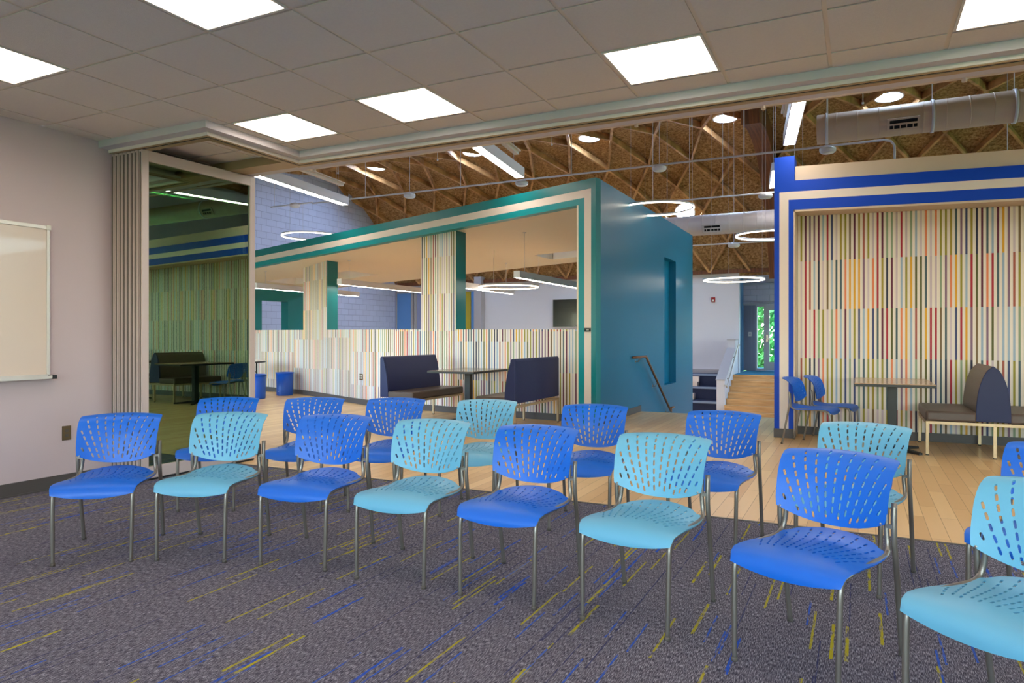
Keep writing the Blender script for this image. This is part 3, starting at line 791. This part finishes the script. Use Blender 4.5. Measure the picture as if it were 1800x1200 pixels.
bench('navy-backed booth bench with taupe seat facing right, left of the dark table', (-6.06, 8.0, 0), 1.38, (1,), False, 'navy', .42, .14)
bench('navy booth bench seen from behind, between the table and the teal frame', (-3.86, 7.85, 0), 1.45, (-1,), False, 'navy', .42, .15)
bench('double-sided taupe booth bench with rounded navy end panel against the striped wall', (1.215, 8.40, 0), 1.02, (-1, 1), True, 'brown', .44, .29)
bench('taupe booth bench beyond the right edge of the photo, facing left', (3.35, 8.40, 0), 1.02, (-1,), False, 'brown', .44, .16)
def table(label, loc, w, L, topm, cat='table'):
    t = thing('pedestal_table', label, cat, loc)
    obj('tabletop', MB().box((-w / 2, -L / 2, .732), (w / 2, L / 2, .750)), M[topm], t, .002)
    obj('edge_band', MB().box((-w / 2 - .002, -L / 2 - .002, .715), (w / 2 + .002, L / 2 + .002, .744)), M['black'], t, .003)
    obj('pedestal', MB().box((-.045, -.045, .03), (.045, .045, .70)).box((-.16, -.16, .70), (.16, .16, .715)), M['black'], t, .004)
    b = MB()
    for a in range(4):
        c_, s_ = cos(a * pi / 2 + pi / 4), sin(a * pi / 2 + pi / 4)
        b.hexa([(s_ * .03, -c_ * .03, 0.01), (c_ * .36 + s_ * .02, s_ * .36 - c_ * .02, 0.0), (c_ * .36 - s_ * .02, s_ * .36 + c_ * .02, 0.0), (-s_ * .03, c_ * .03, 0.01),
                (s_ * .03, -c_ * .03, .06), (c_ * .36 + s_ * .02, s_ * .36 - c_ * .02, .022), (c_ * .36 - s_ * .02, s_ * .36 + c_ * .02, .022), (-s_ * .03, c_ * .03, .06)])
    obj('base', b, M['black'], t)
    return t
table('dark-topped pedestal table between the two navy booth benches', (-5.11, 8.86, 0), .76, 1.04, 'walnut')
table('oak-topped pedestal table with black edge against the right striped wall', (.33, 8.62, 0), .73, 1.12, 'oak')
table('oak-topped pedestal table beyond the right edge of the photo', (2.28, 8.62, 0), .73, 1.12, 'oak')
# round folding table and two blue bins
rt = thing('round_folding_table', 'round folding table with white top and black edge behind the glass panel frame', 'table', (-11.55, 10.35, 0))
obj('tabletop', MB().lathe([(0, .735), (.60, .735), (.61, .730), (.61, .727), (0, .727)], n=48), M['pale'], rt)
obj('edge_band', MB().lathe([(.60, .726), (.617, .726), (.617, .700), (.60, .700), (.60, .726)], n=48), M['black'], rt)
for a in (20, 110, 200, 290):
    c_, s_ = cos(R_(a)), sin(R_(a))
    lg = obj('leg', MB().tube([(c_ * .48, s_ * .48, .70), (c_ * .50, s_ * .50, 0)], .014), M['black'], rt)
    obj('leg_brace', MB().tube([(c_ * .25, s_ * .25, .70), (c_ * .49, s_ * .49, .48)], .008), M['black'], lg)
for nm, (x, y), r in (('royal blue wastebin standing alone before the striped wall, the rearmost of two', (-10.82, 11.02), .175), ('royal blue wastebin half hidden by the partition frame, the nearer of two', (-10.72, 10.15), .185)):
    t = thing('wastebin', nm, 'bin', (x, y, 0))
    obj('body', MB().lathe([(r * .93, 0), (r * .95, .03), (r, .46), (r * .96, .46), (r * .90, .03), (0, .03)], n=36), M['binblue'], t)
    obj('rim', MB().lathe([(r, .455), (r + .012, .462), (r + .012, .485), (r - .006, .488), (r - .006, .455), (r, .455)], n=36), M['binblue'], t)
    obj('drain_mark', MB().lathe([(.006, 0), (.006, .004), (0, .004)], (0, -r - .001, .09), 10, 'y'), M['pale'], t)
# ------------------------------------------------------------ hall shell: vault, ribs, arch
VY, VZ, VR = 17.485, 1.533, 5.124
def V(x, s_, dep=0.0):
    th = s_ / VR; r = VR - dep; return (x, VY + r * sin(th), VZ + r * cos(th))
b = MB(); n = 40
S0, S1 = -1.3, 6.45
for k in range(n):
    sa, sb = S0 + (S1 - S0) * k / n, S0 + (S1 - S0) * (k + 1) / n
    a0, a1, b0, b1 = V(-16.2, sa), V(RX + 3, sa), V(-16.2, sb), V(RX + 3, sb)
    a0o, a1o, b0o, b1o = V(-16.2, sa, -.1), V(RX + 3, sa, -.1), V(-16.2, sb, -.1), V(RX + 3, sb, -.1)
    b.hexa([a0, a1, b1, b0, a0o, a1o, b1o, b0o])
a0 = V(0, S0); b.box((-16.2, 5.0, a0[2]), (RX + 3, a0[1], a0[2] + .1))
struct('ceiling', b, M['deck'])
b = MB()
def rib(b, x0, s0, x1, s1, w=.075, dep=.15, n=1):
    prev = None
    for k in range(n + 1):
        t = k / n; x, s_ = x0 + (x1 - x0) * t, s0 + (s1 - s0) * t
        L = math.hypot(x1 - x0, s1 - s0); px, ps = -(s1 - s0) / L * w / 2, (x1 - x0) / L * w / 2
        ring = [b.b.verts.new(V(x + px, s_ + ps, -.005)), b.b.verts.new(V(x - px, s_ - ps, -.005)), b.b.verts.new(V(x - px, s_ - ps, dep)), b.b.verts.new(V(x + px, s_ + ps, dep))]
        if prev:
            for q in range(4): b._f([prev[q], prev[(q + 1) % 4], ring[(q + 1) % 4], ring[q]])
        else: b._f(list(reversed(ring)))
        prev = ring
    b._f(prev)
rows = [-1.3, .44, 2.12, 3.16, 4.20, 5.24, 6.28]      # crossing rows up the curve
for ri in range(-2, 4):
    sA, sB = rows[ri + 2], rows[ri + 3]
    xoff = 0 if ri % 2 == 0 else .6
    x = -13.74 - 2.4 + xoff
    while x < RX + 2:
        for dx in (-.6, .6):
            if -16.3 < x + dx and not (-2.45 < x < -1.95): rib(b, x, sA, x + dx, sB, .058 + .004 * ((ri + int(x * 5)) % 3))
        x += 1.2
struct('trim_16', b, M['rib'])
b = MB(); n = 30
for k in range(n):
    sa, sb = S0 + (S1 - S0) * k / n, S0 + (S1 - S0) * (k + 1) / n
    b.hexa([V(-2.36, sa, .52), V(-1.96, sa, .52), V(-1.96, sb, .52), V(-2.36, sb, .52), V(-2.36, sa, 0), V(-1.96, sa, 0), V(-1.96, sb, 0), V(-2.36, sb, 0)])
struct('trim_17', b, M['arch'])
b = MB()
for sa, sb in ((6.24, 6.30),): b.box((-16.1, V(0, sa, .14)[1], V(0, sb)[2] - .06), (RX + 3, 22.3, V(0, sa)[2]))
struct('trim_18', b, M['arch'])
# end wall and back wall
b = MB(); pts = [(-16.06, 5.0, -1.1), (-16.06, 23, -1.1), (-16.06, 23, 3.0)] + [V(-16.06, 6.4 - 6.8 * k / 24, -.05) for k in range(25)] + [(-16.06, 5.0, 6.72)]
b.prism(pts, (-.2, 0, 0)); o = struct('wall_gable', b, M['cmu']); uvmap(o, (0, 1))
b = MB(); b.box((RX + 3, 5, -1.1), (RX + 3.2, 26, .6)).box((RX + 3, 5, 4.2), (RX + 3.2, 26, 7.2)); wys = [5.6, 9.0, 9.4, 12.8, 13.2, 16.6, 17.0, 20.4]
for y0_, y1_ in ((5, 5.6), (9, 9.4), (12.8, 13.2), (16.6, 17), (20.4, 26)): b.box((RX + 3, y0_, .6), (RX + 3.2, y1_, 4.2))
struct('wall_hall_right', b, M['white'])
for k_ in range(4): window(6 + k_, wys[2 * k_], wys[2 * k_ + 1], RX + 3.1, .6, 4.2, 'y')  # unseen windows added to brighten the hall from the right
struct('wall_back', MB().box((-16.1, 22.3, -1.05), (-3.28, 22.5, 3.42)), M['white'])
struct('wall_back', MB().box((-16.05, 22.15, -1.05), (-15.30 - .78, 22.31, 3.3)), M['cmu'])
struct('wall_back_right', MB().box((-1.6, 22.3, -1.05), (RX + 3, 22.5, 3.6)), M['white'])
pw = thing('panel_screen', 'tall sky blue, lilac and ochre panels in grey frames at the far back wall', 'screen', (-14.0, 22.3, 0))
for nm, a, c_, m in (('blue_panel', -16.02, -15.32, 'bluepanel'), ('lilac_panel', -15.14, -14.0, 'lilac'), ('ochre_panel', -13.2, -12.74, 'gold'), ('blue_panel', -12.72, -12.49, 'bluepanel')):
    obj(nm, MB().box((a + 14, -.06, -1.0), (c_ + 14, -.0, 2.9)), M[m], pw)
for x in (-16.06, -15.32, -15.14): obj('frame_post', MB().box((x + 14 - .04, -.09, -1.0), (x + 14 + .04, 0, 3.1)), M['greyw'], pw)
obj('head_rail', MB().box((-2.06, -.09, 2.9), (1.7, 0, 3.02)), M['greyw'], pw)
struct('trim_19', MB().box((-12.47, 22.0, -1.05), (-12.17, 22.3, 3.4)), M['greyw'])
# wall-mounted television
tv = thing('television', 'black wall-mounted television on the white back wall, seen through the teal frame', 'television', (-8.6, 22.3, 2.045))
obj('bezel', MB().box((-.87, -.09, -.49), (.87, -.03, .49)), M['metalgrey'], tv, .005)
obj('screen', MB().box((-.845, -.094, -.465), (.845, -.088, .465)), M['screen'], tv)
obj('wall_mount', MB().box((-.2, -.03, -.15), (.2, 0, .15)), M['black'], tv)
fs = thing('fire_alarm_strobe', 'small red fire alarm strobe on the white back wall', 'fire alarm', (-4.05, 22.3, 2.39))
obj('housing', MB().box((-.06, -.05, -.075), (.06, 0, .075)), M['red'], fs, .008)
obj('strobe_lens', MB().box((-.03, -.065, -.055), (.03, -.05, .0)), M['pale'], fs, .006)
# ------------------------------------------------------------ far entrance
struct('floor', MB().box((-3.3, 21.33, -1.05), (RX + 3, 26.5, .12)), M['bluecarpet'])
b = MB(); nz = MB()
for i in range(7):
    b.box((-3.3, 21.3 - (i + 1) * .30, -1.05), (-.5, 21.3 - i * .30, .12 - .155 * (i + 1)))
    nz.box((-3.3, 21.3 - i * .30 - .035, .12 - .155 * i - .032), (-.5, 21.3 - i * .30 - .001, .12 - .155 * i + .003))
b.box((-3.3, 21.3, -1.05), (-.5, 21.328, .118))
struct('trim_20', b, M['stairwood']); struct('trim_27', nz, M['stairwood'])
struct('wall_entry_side', MB().box((-3.55, 22.5, -1.05), (-3.42, 24.2, 3.3)).box((-3.42, 23.9, .12), (-3.40, 24.2, 2.3)), M['paleblue'])
b = MB(); b.box((-3.42, 24.2, 2.31), (RX, 24.4, 3.9)); o = struct('wall_entry', b, M['cmu2']); uvmap(o, (1, 0))
struct('wall_entry', MB().box((5.0, 24.2, .12), (RX + 3, 24.4, 2.31)), M['cmu2'])
window(10, -1.2, 1.9, 24.3, .12, 2.31); window(14, 1.9, 5.0, 24.3, .12, 2.31)  # hidden glazing, added beside the door to light the entry
struct('ceiling', MB().box((-3.6, 22.3, 3.35), (RX + 3, 24.4, 3.45)), M['white'])
struct('trim_21', MB().box((-3.42, 24.12, 2.93), (RX, 24.2, 2.99)).box((-3.42, 24.1, 2.27), (-1.2, 24.2, 2.33)), M['metalgrey'])
# louvred grey panel left of door
b = MB(); b.box((-3.42, 24.15, .12), (-3.02, 24.25, 2.31))
for k in range(4): b.box((-3.40 + k * .1, 24.13, .2), (-3.36 + k * .1, 24.16, 2.25))
struct('trim_22', b, M['darkgrey'])
cr = thing('card_reader', 'small pale card reader on the dark grey panel left of the entrance door', 'card reader', (-3.20, 24.13, 1.32))
obj('housing', MB().box((-.05, -.03, -.07), (.05, 0, .07)), M['pale'], cr, .01); obj('reader_face', MB().box((-.03, -.034, -.03), (.03, -.028, .03)), M['metalgrey'], cr)
wd = bpy.data.objects.new('window_1', None); C.objects.link(wd); wd['kind'] = 'structure'
obj('window_frame', MB().box((-3.03, 24.14, .12), (-2.98, 24.26, 2.31)).box((-2.77, 24.14, .12), (-2.72, 24.26, 2.31)).box((-2.98, 24.14, .12), (-2.77, 24.26, .20)).box((-2.98, 24.14, 2.22), (-2.77, 24.26, 2.31)), M['metalgrey'], wd)
obj('pane', MB().box((-2.98, 24.195, .20), (-2.77, 24.205, 2.22)), M['glassclear'], wd)
dr = bpy.data.objects.new('door_1', None); C.objects.link(dr); dr['kind'] = 'structure'
obj('door_leaf', MB().box((-2.72, 24.15, .13), (-2.60, 24.22, 2.25)).box((-1.86, 24.15, .13), (-1.72, 24.22, 2.25)).box((-2.60, 24.15, .13), (-1.86, 24.22, .40)).box((-2.60, 24.15, 2.1), (-1.86, 24.22, 2.25)), M['metalgrey'], dr)
obj('pane', MB().box((-2.60, 24.18, .40), (-1.86, 24.19, 2.1)), M['glassclear'], dr)
obj('door_frame', MB().box((-1.72, 24.14, .12), (-1.2, 24.26, 2.31)).box((-2.72, 24.14, 2.25), (-1.72, 24.26, 2.31)), M['metalgrey'], dr)
obj('door_handle', MB().box((-2.70, 24.10, 1.05), (-2.63, 24.15, 1.30)).box((-2.68, 24.06, 1.14), (-2.45, 24.09, 1.18)), M['chrome'], dr, .006)
# outside
struct('ground', MB().box((-60, 26.6, -.2), (60, 60, .0)).box((RX + 4, -60, -.3), (60, 26, -.2)).box((-60, -60, -.3), (RX + 4, BY - 1, -.2)), M['grass'])
def bush(label, x, y, r, h, seed):
    rnd = random.Random(seed); b = MB()
    for k in range(2600):
        a, ph = rnd.uniform(0, 2 * pi), rnd.uniform(-1, 1); rr = r * (rnd.random() ** .4)
        c_ = Vector((x + rr * cos(a) * math.sqrt(1 - ph * ph * .8), y + rr * sin(a) * .6, h / 2 + ph * h / 2))
        n_ = Vector((rnd.uniform(-1, 1), rnd.uniform(-1, 1), rnd.uniform(-1, 1))).normalized(); t_ = n_.orthogonal().normalized(); u_ = n_.cross(t_)
        s_ = rnd.uniform(.09, .2)
        vs = [b.b.verts.new(c_ + t_ * s_), b.b.verts.new(c_ + u_ * s_ * .5), b.b.verts.new(c_ - t_ * s_), b.b.verts.new(c_ - u_ * s_ * .5)]; b._f(vs)
    t = thing('garden_shrub', label, 'shrub', (0, 0, 0)); obj('foliage', b, M['leaf'], t)
    obj('stem', MB().tube([(x, y, 0), (x, y, h * .6)], .05), M['arch'], t)
bush('leafy green shrub outside, seen through the narrow window beside the door', -3.7, 29.0, 1.6, 4.4, 1)
bush('leafy green shrub outside, seen through the glass of the entrance door', -1.0, 33.5, 1.9, 4.6, 2)
# low stair wall with sloping cap, tiers beside it
b = MB(); x0, x1 = -3.53, -3.31
b.prism([(x0, 19.9, -1.05), (x0, 22.28, -1.05), (x0, 22.28, 1.13), (x0, 21.75, 1.13), (x0, 21.75, .88), (x0, 19.9, .02)], (x1 - x0, 0, 0))
struct('wall_stair_low', b, M['white'])
b = MB(); b.prism([(x0 - .02, 19.88, .02), (x0 - .02, 21.75, .885), (x0 - .02, 21.75, .91), (x0 - .02, 19.88, .05)], (.26, 0, 0)); b.box((x0 - .02, 21.72, 1.13), (x1 + .02, 22.28, 1.16))
struct('trim_23', b, M['greyw'])
h2 = thing('stair_handrail', 'thin steel handrail on the white low wall beside the far wooden stairs', 'handrail')
obj('rail', MB().tube(smooth_path([(x1, 19.7, -.10), (x1 + .07, 19.75, -.10), (x1 + .07, 20.0, -.08), (x1 + .07, 21.8, .95), (x1 + .07, 22.1, .97)], 3), .018), M['chrome'], h2)
for y, z in ((20.3, .09), (21.3, .665)): obj('bracket', MB().tube([(x1 + .07, y, z), (x1, y, z - .05)], .009), M['steel'], h2)
tr = MB(); ns = MB()
for k, (y, zt) in enumerate(((20.3, -.62), (20.95, -.25), (21.6, .10))):
    tr.box((-6.2, y, -1.05), (x0, 22.28, zt)); ns.box((-6.2, y - .02, zt - .05), (x0, y + .06, zt + .004))
struct('trim_24', tr, M['navycarpet']); struct('trim_25', ns, M['nosing'])
struct('wall_tier_back', MB().box((-6.2, 22.2, .0), (x0, 22.3, .22)), M['greyw'])
ws = MB()
for k in range(7): ws.box((-4.55, 20.0 + k * .24, -1.05), (-4.33, 22.2, -.90 + k * .155))
struct('trim_26', ws, M['creamband'])
# ------------------------------------------------------------ pendants
def cable(p, q, r=.004): return MB().tube([p, q], r, 6)
dirv = Vector((-.137, .99)).normalized(); dang = math.atan2(dirv.y, dirv.x) - pi / 2
def pend(name, label, x, y, z, L, ang, w, zceil, strut, group):
    """far end at (x,y); runs towards the camera side for length L; z is the underside"""
    t = thing(name, label, 'pendant light', (x, y, z), ang, group)
    sh = MB(); q = .010
    sh.box((-w / 2, -L, 0), (-w / 2 + q, 0, w)).box((w / 2 - q, -L, 0), (w / 2, 0, w)).box((-w / 2 + q, -L, w - q), (w / 2 - q, 0, w)).box((-w / 2 + q, -L, 0), (w / 2 - q, -L + q, w - q)).box((-w / 2 + q, -q, 0), (w / 2 - q, 0, w - q))
    obj('housing', sh, M['whitep'], t)
    obj('diffuser', MB().box((-w / 2 + q, -L + q, .002), (w / 2 - q, -q, .012)), M['ledc'], t)
    for yy in (-.3, -L + .3):
        obj('suspension_cable', cable((0, yy, w), (0, yy, zceil - z)), M['whitep'], t)
        if not strut: obj('canopy', MB().lathe([(.03, zceil - z - .012), (.03, zceil - z)], (0, yy, 0), 12), M['whitep'], t)
    if strut: obj('mounting_channel', MB().box((-.07, -L, .34), (-.0, -.05, .40)).box((-.10, -L, .385), (.03, -.05, .40)), M['whitepipe'], t)
    return t
PL = 'linear pendants in the hall'
pend('linear_pendant', 'long white box pendant at far left, passing behind the glass panel frame', -8.35, 10.0, 3.62, 3.4, dang, .145, 6.6, True, PL)
pend('linear_pendant', 'long white box pendant above the teal structure, beside a daylight dome', -4.56, 9.45, 3.62, 3.4, dang, .145, 6.6, True, PL)
pend('linear_pendant', 'long white box pendant right of the timber arch, nearest the round duct', -.77, 9.33, 3.62, 3.4, dang, .145, 6.6, True, PL)
pend('linear_pendant', 'long white box pendant beyond the right edge of the photo', 3.02, 9.33, 3.62, 3.4, dang, .145, 6.6, True, PL)
pend('linear_pendant', 'long white box pendant half hidden by the royal blue tower, further back', -1.57, 15.2, 4.28, 1.6, dang, .15, 6.2, False, PL)
TL = 'linear pendants inside the teal structure'
for x, lb in ((-5.03, 'white linear pendant over the half wall nearest the television'), (-7.05, 'white linear pendant running right of the right striped column'),
              (-9.17, 'white linear pendant between the two striped columns'), (-11.45, 'white linear pendant passing behind the left striped column')):
    pend('linear_pendant', lb, x, 14.2, 2.20 if x > -8 else 2.26, 3.9 if x > -6 else 3.4, 0, .115, zc(x), False, TL)
def ring(label, x, y, z, R, top, group, half=.015):
    t = thing('ring_pendant', label, 'pendant light', (x, y, z), 0, group)
    obj('housing', MB().lathe([(R - half / 2 - .004, .004), (R + half / 2 + .004, .004), (R + half / 2 + .004, .028), (R - half / 2 - .004, .028), (R - half / 2 - .004, .004)], n=72), M['whitep'], t)
    obj('diffuser', MB().lathe([(R - half / 2, .003), (R - half / 2, -.016), (R + half / 2, -.016), (R + half / 2, .003), (R - half / 2, .003)], n=72), M['led'], t)
    for k in range(3):
        a = 2 * pi * k / 3 + .5; obj('suspension_cable', cable((R * cos(a), R * sin(a), .03), (R * cos(a), R * sin(a), top - z), .0022), M['whitep'], t)
RG = 'ring pendants'
def vz(y): return VZ + math.sqrt(max(.1, VR ** 2 - (y - VY) ** 2)) if y > VY - 1.3 else 6.49
ring('glowing ring pendant in front of the white back wall and fire alarm', -2.303, 14.935, 2.408, .60, vz(14.9), RG)
ring('glowing ring pendant cut off by the left edge of the royal blue frame', -1.434, 13.468, 3.083, .60, vz(13.5), RG)
ring('glowing ring pendant half hidden by the top of the teal side wall', -2.937, 11.159, 3.303, .60, vz(11.2), RG)
ring('glowing ring pendant at far left before the painted block gable', -10.625, 11.583, 3.409, .60, vz(11.6), RG)
ring('glowing ring pendant inside the teal structure, behind the linear pendants', -6.334, 12.597, 2.24, .60, zc(-6.33), RG)
# ------------------------------------------------------------ conduits with round sensors
def disc(label, x, y, z, r=.115):
    t = thing('round_sensor', label, 'sensor', (x, y, z), 0, 'round white sensors on the conduits')
    obj('body', MB().lathe([(0, -.10), (r * .82, -.10), (r, -.075), (r, -.035), (r * .5, -.012), (.03, .0), (0, 0)], n=28), M['whitep'], t)
    obj('face', MB().lathe([(0, -.104), (r * .7, -.104), (r * .7, -.099)], n=28), M['pale'], t)
def conduit(label, pts, hang, r=.016):
    t = thing('ceiling_conduit', label, 'conduit')
    obj('pipe', MB().tube(pts, r, 8), M['whitep'], t)
    for x, y, z in hang: obj('hanger_rod', MB().tube([(x, y, z), (x, y, vz(y) - .02)], .006, 6), M['whitep'], t)
conduit('long white conduit crossing the hall above the teal structure, bending down at the right', [(-10.4, 11.4, 4.07), (-5.5, 11.4, 4.07), (0.2, 11.4, 4.07), (.33, 11.4, 4.07), (.42, 11.4, 4.045), (.465, 11.4, 3.98), (.47, 11.4, 3.9), (.47, 11.4, 3.3)],
        [(-9.0, 11.4, 4.07), (-7.915, 11.4, 4.09), (-6.75, 11.4, 4.07), (-4.5, 11.4, 4.07), (-2.943, 11.4, 4.09), (-1.6, 11.4, 4.07), (-.406, 11.4, 4.09)])
for x, lb in ((-7.915, 'round white sensor on the long conduit, left of the middle linear pendant'), (-5.466, 'round white sensor at the end of the middle linear pendant'), (-2.943, 'round white sensor on the long conduit, left of the timber arch'), (-.406, 'round white sensor on the long conduit below the round duct')):
    disc(lb, x, 11.4, 4.07)
conduit('white conduit behind the ring pendant, ending at the blue tower', [(-5.5, 14.2, 4.0), (-3, 14.2, 4.0), (.5, 14.2, 4.0)], [(-3.8, 14.2, 4.0), (-3.05, 14.2, 4.0), (-2.4, 14.2, 4.0)])
disc('round white sensor touching the edge of the royal blue tower', -1.60, 14.2, 4.0, .13)
conduit('white conduit low below the far duct', [(-6.5, 16.5, 3.365), (-3, 16.5, 3.365), (.5, 16.5, 3.365)], [(-2.541, 16.5, 3.38)])
disc('round white sensor below the far duct, between the ring pendants', -2.541, 16.5, 3.375, .13)
conduit('short white conduit with a sensor against the painted block gable', [(-11.6, 11.4, 4.09), (-11.0, 11.4, 4.09), (-10.4, 11.4, 4.09)], [(-11.5, 11.4, 4.09)])
disc('round white sensor in front of the painted block gable', -10.9, 11.4, 4.13)
t = thing('sprinkler_pipe', 'long tan sprinkler pipe running just below the partition track', 'pipe')
obj('pipe', MB().tube([(-6.1, 6.5, 3.27), (RX, 6.5, 3.27)], .016, 10), M['whitepipe'], t)
for x in (-5.9, -1.9, -.75, .75, 2.6): obj('hanger_rod', MB().tube([(x, 6.5, 3.27), (x, 6.5, 6.6)], .005, 6).tube([(x, 6.5, 3.235), (x, 6.5, 3.305)], .020, 8), M['whitepipe'], t)
for x, lb in ((-14.06, 'thin white sprinkler drop nearest the painted block gable'), (-10.52, 'thin white sprinkler drop between the leftmost daylight dome and the middle linear pendant'),
              (-7.05, 'thin white sprinkler drop just left of the daylight dome above the teal corner'), (-3.5, 'thin white sprinkler drop just left of the dome beside the timber arch'), (.09, 'thin white sprinkler drop just above the large round duct')):
    y, dz = 16.5, .36
    t = thing('sprinkler_drop', lb, 'sprinkler', (x, y, vz(y)), 0, 'sprinkler drops under the roof')
    obj('drop_rod', MB().tube([(0, 0, 0), (0, 0, -dz)], .007, 6), M['whitep'], t)
    obj('sprinkler_head', MB().lathe([(0, -dz - .06), (.022, -dz - .05), (.026, -dz - .02), (.01, -dz)], n=10), M['whitep'], t)
# daylight tubes
for x, s_, lb in ((-13.74, .46, 'round daylight dome at far left of the timber roof'), (-10.14, .34, 'round daylight dome partly hidden by the middle linear pendant'), (-6.54, .40, 'round daylight dome above the corner of the teal structure'),
                  (-2.94, .30, 'round daylight dome left of the timber arch'), (.62, .35, 'round daylight dome hidden above the round duct'), (4.15, .35, 'round daylight dome beyond the right edge of the photo'), (-4.70, 4.22, 'round daylight dome low on the roof, behind a ring pendant'), (-11.94, 4.22, 'round daylight dome low on the roof behind the teal structure'),
                  (-8.34, 4.22, 'round daylight dome low on the roof hidden by the teal structure'), (-13.5, -3.2, 'round daylight dome out of view above the glass partition'), (-6.457, -3.2, 'round daylight dome out of view above the navy benches'), (.62, -3.2, 'round daylight dome out of view above the oak table')):
    if s_ > -2: p = Vector(V(x, s_, .0)); th = s_ / VR
    else: p = Vector((x, VY + s_ * 1.5, a0[2])); th = 0
    t = thing('daylight_tube', lb, 'skylight', p, 0, 'round daylight tubes in the roof'); t.rotation_euler = (-th, 0, 0)
    obj('trim_ring', MB().lathe([(.275, -.03), (.31, -.03), (.31, .02), (.275, .02), (.275, -.03)], n=36), M['whitep'], t)
    obj('lens', MB().lathe([(0, -.035), (.16, -.03), (.276, -.012), (.276, 0), (0, 0)], n=36), M['skyl'], t)
# ducts
def duct(label, x0, x1, y, z, r, grilles, capend, dm='duct'):
    t = thing('round_duct', label, 'air duct', (0, 0, 0))
    pr = [(0.0, x0), (r, x0)]; x = x0
    while x < x1: pr += [(r, x + .27), (r + .004, x + .275), (r + .004, x + .283), (r, x + .288)]; x += .29
    pr += [(r, x + .01), (0.0, x + .01)]
    obj('spiral_pipe', MB().lathe(pr, (0, y, z), 72, 'x', False), M[dm], t)
    for xb in capend: obj('hanger_band', MB().lathe([(r + .003, xb - .02), (r + .016, xb - .02), (r + .016, xb + .02), (r + .003, xb + .02), (r + .003, xb - .02)], (0, y, z), 40, 'x').tube([(xb, y, z + r), (xb, y, vz(y) - .02)], .006, 6), M['whitep'], t)
    for xg, w in grilles:
        gl = thing('grille_mount', None, None, (xg, y, z)); gl.parent = t; gl.name = 'air_grille'; gl.rotation_euler = (R_(28), 0, 0)
        f = MB(); yy = -r; f.box((-w, yy - .03, -.09), (w, yy - .006, -.065)).box((-w, yy - .03, .065), (w, yy - .006, .09)).box((-w, yy - .03, -.065), (-w + .03, yy - .006, .065)).box((w - .03, yy - .03, -.065), (w, yy - .006, .065)).box((-w + .03, yy - .03, -.012), (w - .03, yy - .012, .012))
        for k in range(1, 5): f.box((-w + 2 * w * k / 5 - .006, yy - .026, -.065), (-w + 2 * w * k / 5 + .006, yy - .012, -.012))
        obj('grille_frame', f, M[dm], gl); obj('grille_void', MB().box((-w + .03, yy - .010, -.065), (w - .03, yy + .05, .065)), M['slot'], gl)
duct('large beige round air duct at upper right, in front of the timber roof', -.58, RX, 12.0, 4.49, .225, [(.60, .21), (4.2, .21)], [-.44, .98, 1.98, 4.5], 'ductb')
duct('pale round air duct further back, between teal wall and blue frame', -5.1, RX, 15.8, 3.715, .225, [(-2.86, .20)], [-3.9, -1.2, 2.5])
